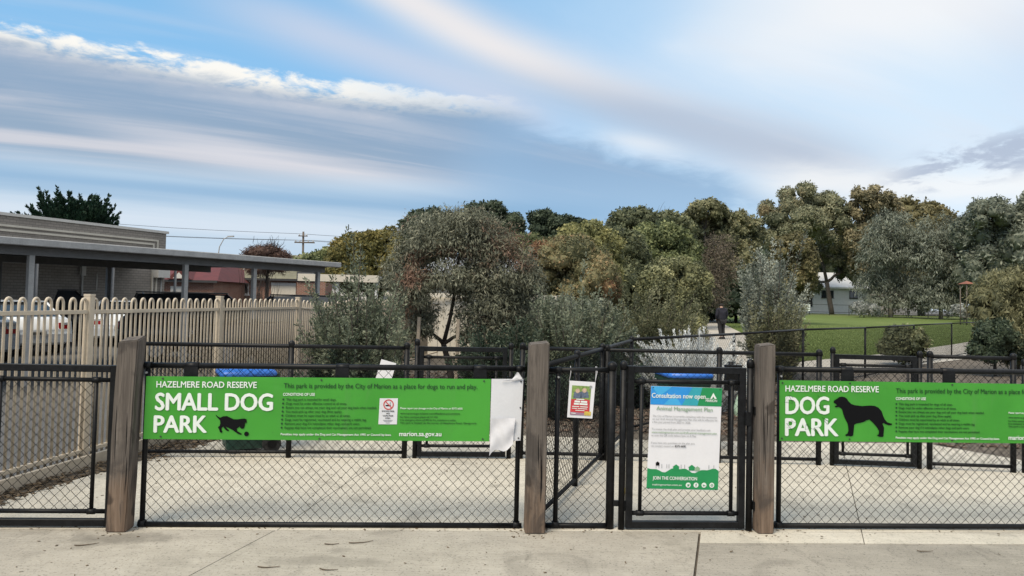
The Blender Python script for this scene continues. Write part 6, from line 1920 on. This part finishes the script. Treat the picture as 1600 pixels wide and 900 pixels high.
# ------------------------------------------------------------------ loose stuff on the ground
def scatter_boxes(name, label, pts, rng, smin, smax, mat, flat_=.3):
    n = len(pts)
    L = rng.uniform(smin, smax, n)
    W = L * rng.uniform(.25, .6, n)
    Hh = W * flat_
    ang = rng.uniform(0, 2 * math.pi, n)
    ex = np.stack([np.cos(ang), np.sin(ang), rng.normal(size=n) * .2], 1)
    ey = np.stack([-np.sin(ang), np.cos(ang), rng.normal(size=n) * .2], 1)
    ez = np.cross(ex, ey)
    V = np.empty((n, 8, 3))
    i = 0
    for c in (-1, 1):
        for a, b in ((-1, -1), (1, -1), (1, 1), (-1, 1)):
            V[:, i] = pts + ex * (L * a / 2)[:, None] + ey * (W * b / 2)[:, None] + ez * (Hh * c / 2)[:, None]
            i += 1
    F_ = np.array([(3, 2, 1, 0), (4, 5, 6, 7), (0, 1, 5, 4), (1, 2, 6, 5), (2, 3, 7, 6), (3, 0, 4, 7)])
    Q = (F_[None] + (np.arange(n) * 8)[:, None, None]).reshape(-1, 4)
    o = np_obj(name, V.reshape(-1, 3), Q, mat)
    return tag(o, label, kind='stuff')


rng = np.random.default_rng(77)
y = rng.uniform(9.2, 17, 9000)
x = rng.uniform(-3, 11, 9000)
keep = (x > -2.9) & ((y > 9.6) | (x > 5.4))
scatter_boxes('bark_chips', 'bark chips lying over the garden beds', np.stack([x, y, rng.uniform(0, .02, len(x))], 1)[keep], rng, .03, .10, 'chip')
y = rng.uniform(4.5, 13, 2600)
x = np.array([fence_x(v) for v in y]) + rng.uniform(-.08, .42, 2600) * np.where(y > 7.4, 1.6, 1.0)
scatter_boxes('leaf_litter', 'dry leaf litter along the foot of the cream fence', np.stack([x, y, rng.uniform(0.0, .03, len(x))], 1), rng, .02, .07, 'dry_leaf', .15)
y = rng.uniform(3.8, 9, 420)
x = rng.uniform(-4.2, 5, 420)
keep = x > np.array([fence_x(v) for v in y]) + .4
scatter_boxes('fallen_leaves', 'small dry leaves scattered over the paving', np.stack([x, y, np.full(420, GZ + .004)], 1)[keep], rng, .006, .022, 'dry_leaf', .12)
pp = []
for (cx, cy) in [(P(-2.72, -.07, 0).x, P(-2.72, -.07, 0).y), (P(.2, -.07, 0).x, P(.2, -.07, 0).y), (P(1.9, -.07, 0).x, P(1.9, -.07, 0).y)]:
    q = rng.normal(size=(60, 2)) * .09
    q = q[(np.abs(q[:, 0]) > .08) | (np.abs(q[:, 1]) > .08)]
    pp.append(np.stack([cx + q[:, 0], cy + q[:, 1], np.full(len(q), GZ + .003)], 1))
q = rng.uniform(-3.6, 4.2, 260)
pp.append(np.array([tuple(P(v, rng.normal() * .05, GZ + .003)) for v in q]))
scatter_boxes('dirt_crumbs', 'dirt crumbs and leaf bits along the foot of the fence', np.concatenate(pp), rng, .005, .020, 'dry_leaf', .2)
nb = 60000
y = 22.5 + 40 * rng.random(nb) ** 1.6
xl = np.array([XL(v) for v in y]); xr = np.array([XR(v) for v in y])
x = xl + (xr - xl) * rng.random(nb)
C = np.stack([x, y, zg(y) + .002], 1)
hh = rng.uniform(.03, .075, nb)
V = np.empty((nb, 3, 3))
wd = rng.uniform(.006, .014, nb)
V[:, 0] = C - np.stack([wd, wd * 0, wd * 0], 1)
V[:, 1] = C + np.stack([wd, wd * 0, wd * 0], 1)
V[:, 2] = C + np.stack([rng.normal(size=nb) * .02, rng.normal(size=nb) * .02, hh], 1)
tag(np_obj('grass', V.reshape(-1, 3), np.arange(nb * 3).reshape(nb, 3), 'leaf_lawn', None, rng.random(nb)), 'short mown grass blades on the lawn', kind='stuff')
rnd = random.Random(4)
for (sx, sy, L, ang, lab) in ((-.98, 5.12, .17, .1, 'longer bent twig lying on the paving under the small dog sign'), (-1.17, 5.07, .10, -.05, 'straight short twig beside the bent twig'), (-1.45, 4.62, .14, -.2, 'dark twig on the paving near the diagonal joint'), (-1.08, 4.60, .12, -.35, 'thin twig right of the diagonal joint'),
                              (-2.75, 4.95, .15, .2, 'grey twig below the leaning timber post'), (2.9, 5.2, .12, -.2, 'twig on the dark slab below the dog park sign'), (.30, 4.55, .12, .3, 'twig on the paving below the narrow panel')):
    pts = []
    for q in np.linspace(0, 1, 6):
        pts.append((sx + math.cos(ang + q * .5) * L * (q - .5), sy + math.sin(ang + q * .5) * L * (q - .5) + rnd.uniform(-.004, .004), GZ + .006))
    m = MB().tube(pts, [.0035, .004, .0035, .003, .0025, .0015], 5)
    tag(m.build('twig', 'twig'), lab, 'twig', 'twigs on the paving')
# tennis ball in the pen
m = MB().lathe((1.05, 6.55, GZ), [(.008, .0), (.022, .006), (.031, .018), (.034, .033), (.031, .048), (.022, .060), (.008, .066)], 14)
tag(m.build('ball', 'leaf_olive' if False else 'flyer_yellow', None, True), 'small worn ball lying in the pen behind the narrow panel', 'ball')
bpy.data.objects.remove(_to)
